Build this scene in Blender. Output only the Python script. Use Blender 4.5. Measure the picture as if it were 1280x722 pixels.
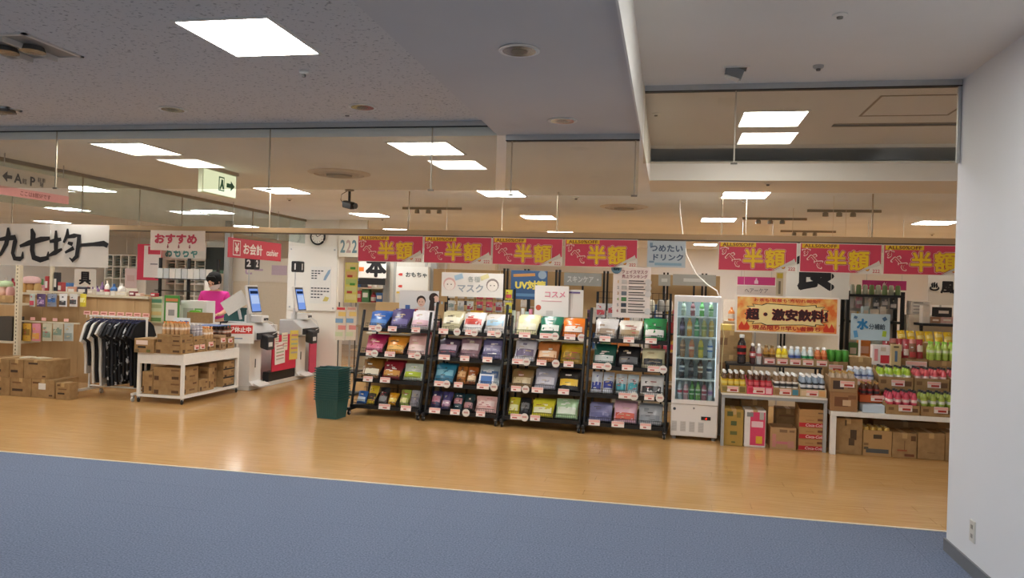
import bpy, bmesh, math, random
from mathutils import Vector, Matrix
S = bpy.context.scene
for o in list(bpy.data.objects): bpy.data.objects.remove(o)
C = S.collection
R = math.radians
random.seed(7)
# ------------------------------------------------------------------ camera
FPX, ROLL, YAW, EYE = 970.0, math.atan(.031), math.atan(196/970), 1.5
cd = bpy.data.cameras.new('camera'); cam = bpy.data.objects.new('camera', cd); C.objects.link(cam)
cd.sensor_width = 36; cd.lens = 36*FPX/1280; cd.clip_start = .05; cd.clip_end = 100
cam.matrix_world = (Matrix.Translation((0, 0, EYE)) @ Matrix.Rotation(YAW, 4, 'Z')
                    @ Matrix.Rotation(R(90), 4, 'X') @ Matrix.Rotation(ROLL, 4, 'Z'))
S.camera = cam
S.cycles.diffuse_bounces = 8; S.cycles.max_bounces = 16; S.cycles.transparent_max_bounces = 16
# ------------------------------------------------------------------ world, exposure
w = bpy.data.worlds.new('world'); S.world = w; w.use_nodes = True
w.node_tree.nodes['Background'].inputs[0].default_value = (1, .975, .94, 1)
w.node_tree.nodes['Background'].inputs[1].default_value = .4
S.view_settings.view_transform = 'Standard'; S.view_settings.look = 'None'
S.view_settings.exposure = 0.15; S.view_settings.gamma = 1; S.view_settings.use_curve_mapping = False
LAMP = 30.0            # emission of the ceiling panels
# ------------------------------------------------------------------ survey helper: a sight line met with an upright plane at a known depth Y
def _dir(px, py):
    u, v = px-640, py-361
    u, v = (u*math.cos(ROLL)+v*math.sin(ROLL))/FPX, (-u*math.sin(ROLL)+v*math.cos(ROLL))/FPX
    return (u*math.cos(YAW)-math.sin(YAW), u*math.sin(YAW)+math.cos(YAW), -v)
def at(px, py, Y):
    d = _dir(px, py); t = Y/d[1]; return Vector((d[0]*t, Y, EYE+d[2]*t))
def atx(px, py, X):
    d = _dir(px, py); t = X/d[0]; return Vector((X, d[1]*t, EYE+d[2]*t))
def atz(px, py, Z):
    d = _dir(px, py); t = (Z-EYE)/d[2]; return Vector((d[0]*t, d[1]*t, Z))
def span(x0, y0, x1, y1, Y):            # -> centre X, bottom Z, width, height at depth Y
    cx, cy = (x0+x1)/2, (y0+y1)/2
    a, b, t, l = at(x0, cy, Y), at(x1, cy, Y), at(cx, y0, Y), at(cx, y1, Y)
    return (a.x+b.x)/2, l.z, b.x-a.x, t.z-l.z
# ------------------------------------------------------------------ materials
def lin(h):
    if not isinstance(h, str): return h
    c = [int(h[i:i+2], 16)/255 for i in (0, 2, 4)]
    return tuple((x/12.92 if x <= .04045 else ((x+.055)/1.055)**2.4) for x in c)
_M = {}
def mat(h, rough=.5, metal=0, var=.06, scale=30, bump=0, coat=0, alpha=1):
    k = (h, rough, metal, var, scale, bump, coat, alpha)
    if k in _M: return _M[k]
    m = bpy.data.materials.new('paint_'+str(h)); m.use_nodes = True; n = m.node_tree.nodes; l = m.node_tree.links
    p = n['Principled BSDF']; c = lin(h)
    p.inputs['Roughness'].default_value = rough; p.inputs['Metallic'].default_value = metal
    p.inputs['Coat Weight'].default_value = coat; p.inputs['Coat Roughness'].default_value = .15
    tc = n.new('ShaderNodeTexCoord'); nz = n.new('ShaderNodeTexNoise'); nz.inputs['Scale'].default_value = scale; nz.inputs['Detail'].default_value = 3
    l.new(tc.outputs['Object'], nz.inputs['Vector'])
    r = n.new('ShaderNodeMixRGB'); r.inputs[1].default_value = (*[x*(1-var) for x in c], 1); r.inputs[2].default_value = (*[min(1, x*(1+var)) for x in c], 1)
    l.new(nz.outputs['Fac'], r.inputs[0]); l.new(r.outputs[0], p.inputs['Base Color'])
    if bump:
        b = n.new('ShaderNodeBump'); b.inputs['Strength'].default_value = bump; b.inputs['Distance'].default_value = .01
        l.new(nz.outputs['Fac'], b.inputs['Height']); l.new(b.outputs[0], p.inputs['Normal'])
    if alpha < 1: p.inputs['Alpha'].default_value = alpha
    _M[k] = m; return m
def emit(h, s, name='lit'):
    k = (h, s, name)
    if k in _M: return _M[k]
    m = bpy.data.materials.new(name); m.use_nodes = True; n = m.node_tree.nodes; n.clear()
    e = n.new('ShaderNodeEmission'); o = n.new('ShaderNodeOutputMaterial'); e.inputs[0].default_value = (*lin(h), 1); e.inputs[1].default_value = s
    m.node_tree.links.new(e.outputs[0], o.inputs[0]); _M[k] = m; return m
def glass(name, tint='f4f6f2', refl=1.0, haze=.02):
    m = bpy.data.materials.new(name); m.use_nodes = True; n = m.node_tree.nodes; l = m.node_tree.links; n.clear()
    t = n.new('ShaderNodeBsdfTransparent'); t.inputs[0].default_value = (*lin(tint), 1)
    g = n.new('ShaderNodeBsdfGlossy'); g.inputs['Roughness'].default_value = .02
    d = n.new('ShaderNodeBsdfDiffuse'); d.inputs[0].default_value = (.8, .8, .78, 1)
    nz = n.new('ShaderNodeTexNoise'); nz.inputs['Scale'].default_value = 6; tc = n.new('ShaderNodeTexCoord'); l.new(tc.outputs['Object'], nz.inputs['Vector'])
    mu = n.new('ShaderNodeMath'); mu.operation = 'MULTIPLY'; l.new(nz.outputs['Fac'], mu.inputs[0]); mu.inputs[1].default_value = haze*2
    h = n.new('ShaderNodeMixShader'); l.new(mu.outputs[0], h.inputs[0]); l.new(t.outputs[0], h.inputs[1]); l.new(d.outputs[0], h.inputs[2])
    f = n.new('ShaderNodeLayerWeight'); f.inputs['Blend'].default_value = .5
    pw = n.new('ShaderNodeMath'); pw.operation = 'POWER'; l.new(f.outputs['Facing'], pw.inputs[0]); pw.inputs[1].default_value = 5
    fm = n.new('ShaderNodeMath'); fm.operation = 'MULTIPLY_ADD'; l.new(pw.outputs[0], fm.inputs[0]); fm.inputs[1].default_value = .9; fm.inputs[2].default_value = .04*refl
    x = n.new('ShaderNodeMixShader'); l.new(fm.outputs[0], x.inputs[0]); l.new(h.outputs[0], x.inputs[1]); l.new(g.outputs[0], x.inputs[2])
    o = n.new('ShaderNodeOutputMaterial'); l.new(x.outputs[0], o.inputs[0]); return m
def surf(name, c1, c2, scale, rough, lo=.4, hi=.6, detail=4, bump=0, stretch=None, objrand=0, tex='noise', rvar=0, bdist=.002):
    m = bpy.data.materials.new(name); m.use_nodes = True; n = m.node_tree.nodes; l = m.node_tree.links; p = n['Principled BSDF']
    tc = n.new('ShaderNodeTexCoord'); geo = n.new('ShaderNodeNewGeometry'); mp = n.new('ShaderNodeMapping'); l.new(geo.outputs['Position'], mp.inputs['Vector'])
    if stretch: mp.inputs['Scale'].default_value = stretch
    if tex == 'noise':
        t = n.new('ShaderNodeTexNoise'); t.inputs['Detail'].default_value = detail; src = t.outputs['Fac']
    else:
        t = n.new('ShaderNodeTexVoronoi'); src = t.outputs['Distance']
    t.inputs['Scale'].default_value = scale; l.new(mp.outputs[0], t.inputs['Vector'])
    r = n.new('ShaderNodeValToRGB'); r.color_ramp.elements[0].position = lo; r.color_ramp.elements[1].position = hi
    r.color_ramp.elements[0].color = (*lin(c1), 1); r.color_ramp.elements[1].color = (*lin(c2), 1); l.new(src, r.inputs[0]); out = r.outputs[0]
    if objrand:
        oi = n.new('ShaderNodeObjectInfo'); mr = n.new('ShaderNodeMapRange'); l.new(oi.outputs['Random'], mr.inputs[0]); mr.inputs[3].default_value = 1-objrand; mr.inputs[4].default_value = 1+objrand
        hs = n.new('ShaderNodeHueSaturation'); l.new(mr.outputs[0], hs.inputs['Value']); l.new(out, hs.inputs['Color']); out = hs.outputs[0]
    l.new(out, p.inputs['Base Color']); p.inputs['Roughness'].default_value = rough
    if rvar:
        n2 = n.new('ShaderNodeTexNoise'); n2.inputs['Scale'].default_value = 1.7; l.new(geo.outputs['Position'], n2.inputs['Vector'])
        mr = n.new('ShaderNodeMapRange'); l.new(n2.outputs['Fac'], mr.inputs[0]); mr.inputs[3].default_value = rough-rvar; mr.inputs[4].default_value = rough+rvar; l.new(mr.outputs[0], p.inputs['Roughness'])
    if bump:
        b = n.new('ShaderNodeBump'); b.inputs['Strength'].default_value = bump; b.inputs['Distance'].default_value = bdist; l.new(src, b.inputs['Height']); l.new(b.outputs[0], p.inputs['Normal'])
    return m
# ------------------------------------------------------------------ mesh collector
class MB:
    def __init__(s): s.v = []; s.f = []
    def box(s, x0, y0, z0, x1, y1, z1):
        i = len(s.v); s.v += [(x, y, z) for z in (z0, z1) for x, y in ((x0, y0), (x1, y0), (x1, y1), (x0, y1))]
        s.f += [tuple(i+k for k in q) for q in ((3, 2, 1, 0), (4, 5, 6, 7), (0, 1, 5, 4), (1, 2, 6, 5), (2, 3, 7, 6), (3, 0, 4, 7))]; return s
    def cb(s, cx, cy, z0, w, d, h): return s.box(cx-w/2, cy-d/2, z0, cx+w/2, cy+d/2, z0+h)
    def lathe(s, prof, n=12, cx=0, cy=0, cz=0, sy=1):
        i = len(s.v); m = len(prof)
        for r, z in prof:
            for k in range(n):
                a = 2*math.pi*k/n; s.v.append((cx+r*math.cos(a), cy+r*sy*math.sin(a), cz+z))
        for j in range(m-1):
            for k in range(n):
                a, b = i+j*n+k, i+j*n+(k+1) % n; s.f.append((a, b, b+n, a+n))
        s.f.append(tuple(i+k for k in reversed(range(n)))); s.f.append(tuple(i+(m-1)*n+k for k in range(n))); return s
    def tube(s, pts, r=.01, n=6):
        pts = [Vector(p) for p in pts]; i = len(s.v); rr = r if isinstance(r, (list, tuple)) else [r]*len(pts)
        for j, p in enumerate(pts):
            t = (pts[min(j+1, len(pts)-1)]-pts[max(j-1, 0)]).normalized()
            u = t.cross(Vector((0, 0, 1)) if abs(t.z) < .9 else Vector((1, 0, 0))).normalized(); q = t.cross(u)
            for k in range(n):
                a = 2*math.pi*(k+.5)/n; s.v.append(tuple(p+(u*math.cos(a)+q*math.sin(a))*rr[j]))
        for j in range(len(pts)-1):
            for k in range(n):
                a, b = i+j*n+k, i+j*n+(k+1) % n; s.f.append((a, b, b+n, a+n))
        s.f.append(tuple(i+k for k in reversed(range(n)))); s.f.append(tuple(i+(len(pts)-1)*n+k for k in range(n))); return s
    def prism(s, pts, y0, y1):                       # outline in XZ pushed along Y
        i = len(s.v); n = len(pts); s.v += [(x, y0, z) for x, z in pts]+[(x, y1, z) for x, z in pts]
        s.f.append(tuple(i+k for k in range(n))); s.f.append(tuple(i+n+k for k in reversed(range(n))))
        s.f += [(i+k, i+n+k, i+n+(k+1) % n, i+(k+1) % n) for k in range(n)]; return s
    def prismx(s, pts, x0, x1):                      # outline in YZ pushed along X
        i = len(s.v); n = len(pts); s.v += [(x0, y, z) for y, z in pts]+[(x1, y, z) for y, z in pts]
        s.f.append(tuple(i+k for k in reversed(range(n)))); s.f.append(tuple(i+n+k for k in range(n)))
        s.f += [(i+(k+1) % n, i+n+(k+1) % n, i+n+k, i+k) for k in range(n)]; return s
    def mesh(s, name, m, bevel=0, smooth=False):
        me = bpy.data.meshes.new(name); me.from_pydata(s.v, [], s.f)
        if bevel or smooth or True:
            bm = bmesh.new(); bm.from_mesh(me)
            if bevel: bmesh.ops.bevel(bm, geom=bm.edges[:], offset=bevel, segments=1, affect='EDGES', clamp_overlap=True)
            bmesh.ops.recalc_face_normals(bm, faces=bm.faces[:]); bm.to_mesh(me); bm.free()
        if smooth:
            for p in me.polygons: p.use_smooth = True
            me.set_sharp_from_angle(angle=R(40))
        if m: me.materials.append(m)
        return me
    def build(s, name, m, parent=None, loc=None, rot=None, bevel=0, smooth=False, **tags):
        return link(name, s.mesh(name, m, bevel, smooth), parent, loc, rot, **tags)
def link(name, me, parent=None, loc=None, rot=None, label=None, cat=None, group=None, kind=None):
    o = bpy.data.objects.new(name, me); C.objects.link(o)
    if parent: o.parent = parent
    if loc is not None: o.location = loc
    if rot is not None: o.rotation_euler = rot
    return tag(o, label, cat, group, kind)
def tag(o, label=None, cat=None, group=None, kind=None):
    for k, v in (('label', label), ('category', cat), ('group', group), ('kind', kind)):
        if v: o[k] = v
    return o
def thing(name, label, cat, loc=(0, 0, 0), rz=0, group=None):
    return link(name, None, None, loc, (0, 0, rz), label, cat, group)
def dup(o, loc=None, rz=None, parent=None, label=None, group=None):
    kids = [x for x in o.children]
    c = o.copy(); C.objects.link(c); c.parent = parent
    if loc is not None: c.location = loc
    if rz is not None: c.rotation_euler = (0, 0, rz)
    if label: c['label'] = label
    if group: c['group'] = group
    for k in kids: dup(k, parent=c)
    return c
def hide_proto(o):                                    # a builder's unused original is removed again
    for k in list(o.children): hide_proto(k)
    bpy.data.objects.remove(o)
# ------------------------------------------------------------------ lettering: real thin letters on a board that faces local -Y
_T = {}
def glyphs(body, bold, outl=0):
    k = (body, bold)
    if k in _T: return _T[k]
    cu = bpy.data.curves.new('lettering', 'FONT'); cu.body = body; cu.align_x = 'CENTER'; cu.resolution_u = 2; cu.size = 1; cu.space_line = .9
    o = bpy.data.objects.new('lettering', cu); C.objects.link(o)
    me0 = bpy.data.meshes.new_from_object(o.evaluated_get(bpy.context.evaluated_depsgraph_get()))
    bpy.data.objects.remove(o); bpy.data.curves.remove(cu)
    vs = [(v.co.x, v.co.y) for v in me0.vertices]; fs = [tuple(p.vertices) for p in me0.polygons]; bpy.data.meshes.remove(me0)
    V = []; F = []; nb = 1 if not bold else 9
    for q in range(nb):
        dx, dy = (0, 0) if q == 0 else (bold*math.cos(q*math.pi/4), bold*math.sin(q*math.pi/4)); i = len(V)
        V += [(x+dx, -.0004*q, y+dy) for x, y in vs]; F += [tuple(i+a for a in f) for f in fs]
    xs = [v[0] for v in V]; zs = [v[2] for v in V]; cx, cz = (min(xs)+max(xs))/2, (min(zs)+max(zs))/2
    V = [(x-cx, y, z-cz) for x, y, z in V]
    _T[k] = (V, F, max(xs)-min(xs), max(zs)-min(zs)); return _T[k]
def txt(body, parent, cx, cz, w, h, m, y=-.004, bold=.03, name='lettering', shear=0, rot=0):
    V, F, tw, th = glyphs(body, bold)
    sx = w/tw if w else None; sz = h/th if h else None
    sx = sx or sz; sz = sz or sx
    vv = []
    for a, b, c in V:
        x, z = a*sx+shear*c*sz, c*sz
        if rot: x, z = x*math.cos(rot)-z*math.sin(rot), x*math.sin(rot)+z*math.cos(rot)
        vv.append((cx+x, y+b*.3, cz+z))
    me = bpy.data.meshes.new(name); me.from_pydata(vv, [], F); me.materials.append(m)
    return link(name, me, parent)
def brush(strokes, parent, ox, oz, sc, m, y=-.004, name='brush_lettering'):   # strokes of (x, z, width)
    V = []; F = []
    for si, st in enumerate(strokes):
        P = [Vector((a, b)) for a, b, _ in st]; i = len(V)
        for j, p in enumerate(P):
            t = (P[min(j+1, len(P)-1)]-P[max(j-1, 0)]).normalized(); nn = Vector((-t.y, t.x))*st[j][2]*.68
            for q in (p+nn, p-nn): V.append((ox+q.x*sc, y-.0003*si, oz+q.y*sc))
        F += [(i+2*j, i+2*j+1, i+2*j+3, i+2*j+2) for j in range(len(P)-1)]
    me = bpy.data.meshes.new(name); me.from_pydata(V, [], F); me.materials.append(m); return link(name, me, parent)
def patch(parent, name, cx, cz, w, h, m, y=-.003, t=.002, rot=0):
    c, s = math.cos(rot), math.sin(rot)
    pts = [(cx+a*w/2*c-b*h/2*s, cz+a*w/2*s+b*h/2*c) for a, b in ((-1, -1), (1, -1), (1, 1), (-1, 1))]
    return MB().prism(pts, y, y+t).build(name, m, parent)
def disc(parent, name, cx, cz, r, m, y=-.003, t=.002, n=14, rz=1):
    pts = [(cx+r*math.cos(2*math.pi*k/n), cz+r*rz*math.sin(2*math.pi*k/n)) for k in range(n)]
    return MB().prism(pts, y, y+t).build(name, m, parent)
def sheet(name, label, cat, x0, y0, x1, y1, Y, m, t=.006, group=None, rz=0):   # an upright board; returns the board, origin at its bottom centre
    cx, zb, w_, h_ = span(x0, y0, x1, y1, Y)
    o = MB().box(-w_/2, 0, 0, w_/2, t, h_).build(name, m, None, (cx, Y, zb), (0, 0, rz), label=label, cat=cat, group=group)
    return o, w_, h_
# ================================================================== the setting
WHITE = mat('e9e6df', .6, var=.02, scale=3); WALLW = mat('dcdee2', .7, var=.015, scale=2)
ALU = mat('b9bcbe', .35, .8); DARK = mat('1b1b1d', .5); STEEL = mat('c8c8c6', .3, .9)
CEIL = surf('ceiling_board', '9d9b96', 'dbd8d3', 55, .9, .30, .42, 5)
CEILS = surf('ceiling_store', 'eaeef0', 'eff3f5', 1.2, .85)
BEAM = surf('ceiling_beam', 'cfccc8', 'd4d1cd', .8, .8); HIGH = surf('ceiling_high', 'dbd7d0', 'e0dcd6', .8, .8)
CREAM = surf('cream_paint', 'e2ddd0', 'e7e2d6', .8, .8)
CARPET = surf('carpet_pile', '47536a', '7a879f', 95, .95, .25, .75, 5, bump=1, objrand=.012, bdist=.004)
WOOD = surf('wood_floor', 'b98d55', 'c99f68', 9, .17, .3, .7, 5, stretch=(.35, 4, 1), objrand=.035, rvar=.04)
def struct(name, mb, m, **k): return mb.build(name, m, kind='structure', **k)
YE = 5.56
fc = struct('floor_carpet', MB().box(-9.5, -4, -.2, 3.2, YE-.012, -.012), mat('4a5a72', .95))
tile = MB().box(-.2497, -.2497, -.012, .2497, .2497, 0).mesh('carpet_tile', CARPET, bevel=.0008)
for i in range(25):
    for j in range(10):
        x, y = -9.25+i*.5+.02, YE-.012-.25-j*.5
        if x > 1.9 and y < 4.6: continue
        link('carpet_tile', tile, fc, (x, y, 0), (0, 0, R(90)*((i+j) % 2)))
fw = struct('floor_wood', MB().box(-14, YE+.012, -.2, 8, 19, -.004), WOOD)
plank = [MB().box(-L/2+.0008, -.0745, -.004, L/2-.0008, .0745, .0003).mesh('floor_plank', WOOD) for L in (1.2, 1.5)]
for j in range(20):
    x = -8.9-random.random()*1.1; y = YE+.012+.075+j*.15
    while x < 3:
        k = random.random() < .5; L = 1.5 if k else 1.2
        link('floor_plank', plank[k], fw, (x+L/2, y, 0)); x += L
struct('trim_1', MB().box(-9.5, YE-.012, -.02, 3.2, YE+.012, .003), mat('d9cbb0', .4))
wr = struct('wall_right', MB().box(1.69, -4, 0, 2.3, 5.13, 2.84), WALLW)
struct('baseboard_right', MB().box(1.678, -4, 0, 2.31, 5.142, .075), mat('6d6f74', .5))
o = thing('wall_outlet', 'small grey outlet plate low on the white wall', 'outlet', (1.69, 4.72, .24), R(-90))
MB().box(-.036, -.008, -.06, .036, .004, .06).build('plate', mat('c9c7c0', .4), o, bevel=.003)
for z in (-.025, .025):
    MB().box(-.012, -.010, z-.011, .012, -.007, z+.011).build('socket', mat('8d8b85', .4), o)
# ceilings: raised boards left, a lower beam, the highest part right, then the shop
struct('ceiling_left', MB().box(-12, -4, 2.63, -1.16, 5.1, 2.75), CEIL)
struct('ceiling_beam', MB().box(-1.16, -4, 2.53, -.21, 5.1, 2.9), BEAM)
struct('ceiling_right', MB().box(-.21, -4, 2.84, 8, 7.15, 2.95), HIGH)
struct('ceiling_store', MB().box(-14, 5.1, 2.53, -.21, 7.97, 2.9).box(-14, 7.97, 2.53, 8, 19, 2.9), CEILS)
struct('trim_2', MB().box(-.21, 7.15, 2.525, 8, 7.97, 2.695).box(-.21, 7.15, 2.815, 8, 7.97, 2.9).box(-.21, 7.75, 2.695, 8, 7.97, 2.815), CREAM)
struct('trim_3', MB().box(-.209, 7.17, 2.808, 8, 7.74, 2.814).box(-.209, 7.73, 2.696, 8, 7.749, 2.808), mat('8f8d88', .6, var=.05, scale=8))
struct('trim_4', MB().box(-.21, -4, 2.50, -.2, 5.08, 2.84).box(-.21, 5.12, 2.50, -.2, 7.15, 2.84), WHITE)
struct('wall_back', MB().box(-14, 18, 0, 8, 18.2, 2.53), mat('eef0f0', .8, var=.02, scale=1))
struct('wall_left', MB().box(-14, 5.1, 0, -13.8, 18, 2.53), mat('eef0f0', .8, var=.02, scale=1))
struct('wall_store_right', MB().box(7.8, -4, 0, 8, 18, 2.84), mat('eef0f0', .8, var=.02, scale=1))
# the partition beside the tills
struct('wall_partition', MB().box(-6.16, 11.8, 0, -5.26, 12.0, 2.53), mat('ece8de', .6, var=.02, scale=2))
# ------------------------------------------------------------------ ceiling lights
def make_light():
    t = thing('ceiling_light', 'x', 'light')
    MB().box(-.235, -.265, -.006, .235, -.25, .01).box(-.235, .25, -.006, .235, .265, .01).box(-.235, -.25, -.006, -.22, .25, .01).box(.22, -.25, -.006, .235, .25, .01).build('frame', mat('dcdad4', .4), t)
    MB().box(-.22, -.25, -.003, .22, .25, .006).build('diffuser', emit('fcfbf7', LAMP, 'lamp_panel'), t)
    return t
pl = make_light()
for x, y in [(-4.21, 5.5), (-1.8, 5.55), (-4.3, 8.05), (-1.8, 8.2), (.73, 8.2), (-4.36, 10.8), (-1.84, 10.85), (.63, 10.9), (3.36, 10.95), (-4.95, 13.7), (-1.9, 13.7), (.7, 13.8), (3.49, 13.85),
             (-6.79, 8.0), (-6.79, 10.6), (-9.2, 10.46), (-7.9, 13.4), (-11.8, 13.03), (.7, 16.3)]:
    dup(pl, (x, y, 2.529), 0, None, 'bright square panel light set in the shop ceiling', 'panel lights in the shop ceiling')
for x, y, z, lb in ((-1.94, 3.29, 2.629, 'large bright panel light in the speckled corridor ceiling'), (.72, 6.1, 2.839, 'panel light in the high ceiling behind the glass')):
    dup(pl, (x, y, z), 0, None, lb)
# the same rows go on beyond the edges of the picture
for x, y, z, nm, lb in ((-9.2, 8.0, 2.529, 'shop_left_light_offscreen', 'panel light of the shop row beyond the wooden gondola'), (-6.7, 5.6, 2.529, 'shop_front_left_light_offscreen', 'panel light of the front shop row beyond the corridor sign'),
                        (-9.2, 5.6, 2.529, 'shop_far_left_light_offscreen', 'farther panel light of the front shop row beyond the corridor sign'), (5.6, 10.9, 2.529, 'shop_right_light_offscreen', 'panel light of the shop row behind the white wall'),
                        (5.8, 13.9, 2.529, 'shop_rear_right_light_offscreen', 'panel light of the rear shop row behind the white wall'), (-4.6, 3.4, 2.629, 'corridor_left_light_offscreen', 'panel light in the speckled corridor ceiling mirrored in the glass'),
                        (.77, 3.36, 2.839, 'corridor_right_light_offscreen', 'panel light in the smooth ceiling mirrored in the short glass'), (-1.94, .3, 2.629, 'corridor_rear_left_light_offscreen', 'panel light in the speckled ceiling back along the corridor'),
                        (.77, .3, 2.839, 'corridor_rear_right_light_offscreen', 'panel light in the smooth ceiling back along the corridor')):
    dup(pl, (x, y, z), 0, None, lb).name = nm
hide_proto(pl)
# round downlights, diffusers, detectors
def downlight(x, y, z, label, r=.075):
    t = thing('downlight', label, 'light', (x, y, z), 0, 'unlit downlights in the corridor ceiling')
    MB().lathe([(r, 0), (r*1.18, -.002), (r*1.2, -.007), (r*.98, -.008), (r*.98, -.001)], 20).build('trim_ring', mat('e3e1dc', .3), t, smooth=True)
    MB().lathe([(r*.97, -.0085), (r*.6, -.0080), (r*.55, -.0075)], 20).build('reflector', mat('a8a095', .12, .9), t, smooth=True)
    MB().lathe([(r*.5, -.0095), (r*.5, -.0088)], 12).build('lamp_lens', mat('6c675f', .2, .6), t)
for px, py, z in ((649, 62, 2.53), (703, 150, 2.53), (453, 133, 2.63), (216, 136, 2.63)):
    p = atz(px, py, z); downlight(p.x, p.y, z, {649: 'larger chrome downlight in the smooth grey beam', 703: 'chrome downlight in the grey beam close to its glass', 453: 'chrome downlight in speckled ceiling beside the flat white detector', 216: 'chrome downlight in speckled ceiling in front of the exit sign'}[px])
def diffuser(px, py, r, lb):
    p = atz(px, py, 2.53); t = thing('air_diffuser', lb, 'air vent', (p.x, p.y, 2.53))
    MB().lathe([(r, 0), (r, -.006), (r*.8, -.02), (r*.78, -.008), (r*.7, -.006)], 28).build('outer_ring', mat('d8cfbf', .5), t, smooth=True)
    MB().lathe([(r*.66, -.006), (r*.6, -.03), (r*.56, -.02), (r*.5, -.01)], 28).build('middle_ring', mat('cfc5b4', .5), t, smooth=True)
    MB().lathe([(r*.42, -.01), (r*.4, -.034), (r*.1, -.036)], 20).build('centre_cone', mat('9b937f', .5), t, smooth=True)
diffuser(424, 216, .29, 'round white air diffuser near the black security camera')
diffuser(780, 258, .29, 'round white air diffuser above the cold drinks sign')
def small_round(px, py, z, r, h, name, lb, cat, col='dedbd3'):
    p = atz(px, py, z); t = thing(name, lb, cat, (p.x, p.y, z))
    MB().lathe([(r, 0), (r, -h*.35), (r*.7, -h*.6)], 16).build('base', mat(col, .4), t, smooth=True)
    MB().lathe([(r*.45, -h*.6), (r*.4, -h)], 10).build('sensor', mat('6e6a64', .4), t, smooth=True)
small_round(1050, 18, 2.84, .035, .02, 'smoke_detector', 'small round detector on the smooth ceiling by the tilted spotlight', 'detector')
small_round(1023, 82, 2.84, .03, .03, 'sprinkler_head', 'small chrome sprinkler beside the tilted spotlight', 'sprinkler', 'a9a8a6')
small_round(380, 88, 2.63, .025, .035, 'sprinkler_head', 'small sprinkler just behind the large corridor panel light', 'sprinkler')
small_round(820, 142, 2.84, .03, .02, 'smoke_detector', 'small round detector behind the glass beside the beam', 'detector')
small_round(434, 143, 2.63, .035, .012, 'smoke_detector', 'flat white detector on speckled ceiling near two downlights', 'detector')
for px, py, lb in ((720, 246, 'one'), (362, 248, 'two'), (478, 273, 'x'), (930, 250, 'y'), (960, 228, 'z'), (1165, 292, 'z')):
    small_round(px, py, 2.53, .035, .03, 'sprinkler_head', 'small sprinkler on the cream shop ceiling', 'sprinkler')
for ob in list(C.objects):
    if ob.get('label') == 'small sprinkler on the cream shop ceiling': ob['group'] = 'sprinklers on the shop ceiling'
# tilted square spotlight
p = atz(920, 86, 2.84); t = thing('tilt_spotlight', 'square recessed spotlight tilted out of the smooth ceiling', 'light', (p.x, p.y, 2.84))
MB().box(-.075, -.06, -.006, .075, -.045, 0).box(-.075, .045, -.006, .075, .06, 0).box(-.075, -.045, -.006, -.062, .045, 0).box(.062, -.045, -.006, .075, .045, 0).build('frame', mat('dcd9d2', .4), t)
MB().box(-.06, -.045, -.003, .06, .045, -.001).build('housing', mat('4c4a47', .5), t)
MB().prismx([(-.045, -.004), (.045, -.004), (.03, -.05), (-.02, -.055)], -.05, .05).build('lamp_body', mat('8e8b86', .3, .4), t, rot=(0, R(20), 0))
MB().box(-.04, -.03, -.062, .04, .03, -.056).build('lens', mat('d9d6cf', .2), t, rot=(0, R(20), 0))
# louvred vents at the corridor's far left
def grid_light(px, py, w_, d_, lb, n=3):
    p = atz(px, py, 2.63); t = thing('louver_panel', lb, 'light', (p.x, p.y, 2.63))
    MB().box(-w_/2, -d_/2, -.008, w_/2, -d_/2+.02, 0).box(-w_/2, d_/2-.02, -.008, w_/2, d_/2, 0).box(-w_/2, -d_/2, -.008, -w_/2+.02, d_/2, 0).box(w_/2-.02, -d_/2, -.008, w_/2, d_/2, 0).build('frame', mat('d5d2cb', .4), t)
    MB().box(-w_/2+.02, -d_/2+.02, -.003, w_/2-.02, d_/2-.02, -.001).build('back_plate', mat('8f8b84', .4), t)
    for k in range(1, n): MB().box(-w_/2+w_/n*k-.006, -d_/2+.02, -.03, -w_/2+w_/n*k+.006, d_/2-.02, -.003).build('blade', mat('c4c0b8', .3), t)
    for k in (1, 2): MB().lathe([(.05, -.004), (.06, -.03), (.03, -.035)], 12, -w_/2+w_*(k*.35), 0).build('reflector_cone', mat('7d7a75', .25, .6), t, smooth=True)
grid_light(22, 58, .44, .38, 'unlit louvred light panel in the speckled ceiling')
grid_light(2, 136, .22, .12, 'small box fitting in the speckled ceiling by the glass rail', 2)
# access hatch, slot vent on the high ceiling behind the glass
o = thing('ceiling_hatch', 'square access hatch outlined on the high ceiling', 'hatch', (1.62, 5.75, 2.84))
MB().box(-.3, -.3, -.004, .3, -.285, 0).box(-.3, .285, -.004, .3, .3, 0).box(-.3, -.285, -.004, -.285, .285, 0).box(.285, -.285, -.004, .3, .285, 0).build('frame', mat('8f7f66', .5), o)
MB().box(-.285, -.285, -.001, .285, .285, 0).build('hatch_panel', HIGH, o)
o = thing('slot_vent', 'long dark slot vent in the high ceiling behind the glass', 'air vent', (1.75, 6.35, 2.84))
MB().box(-.55, -.05, -.006, .6, -.035, 0).box(-.55, .035, -.006, .6, .05, 0).build('frame', mat('8f7f66', .5), o)
MB().box(-.55, -.035, -.003, .6, .035, 0).build('slot', mat('3b3833', .6), o)
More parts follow.
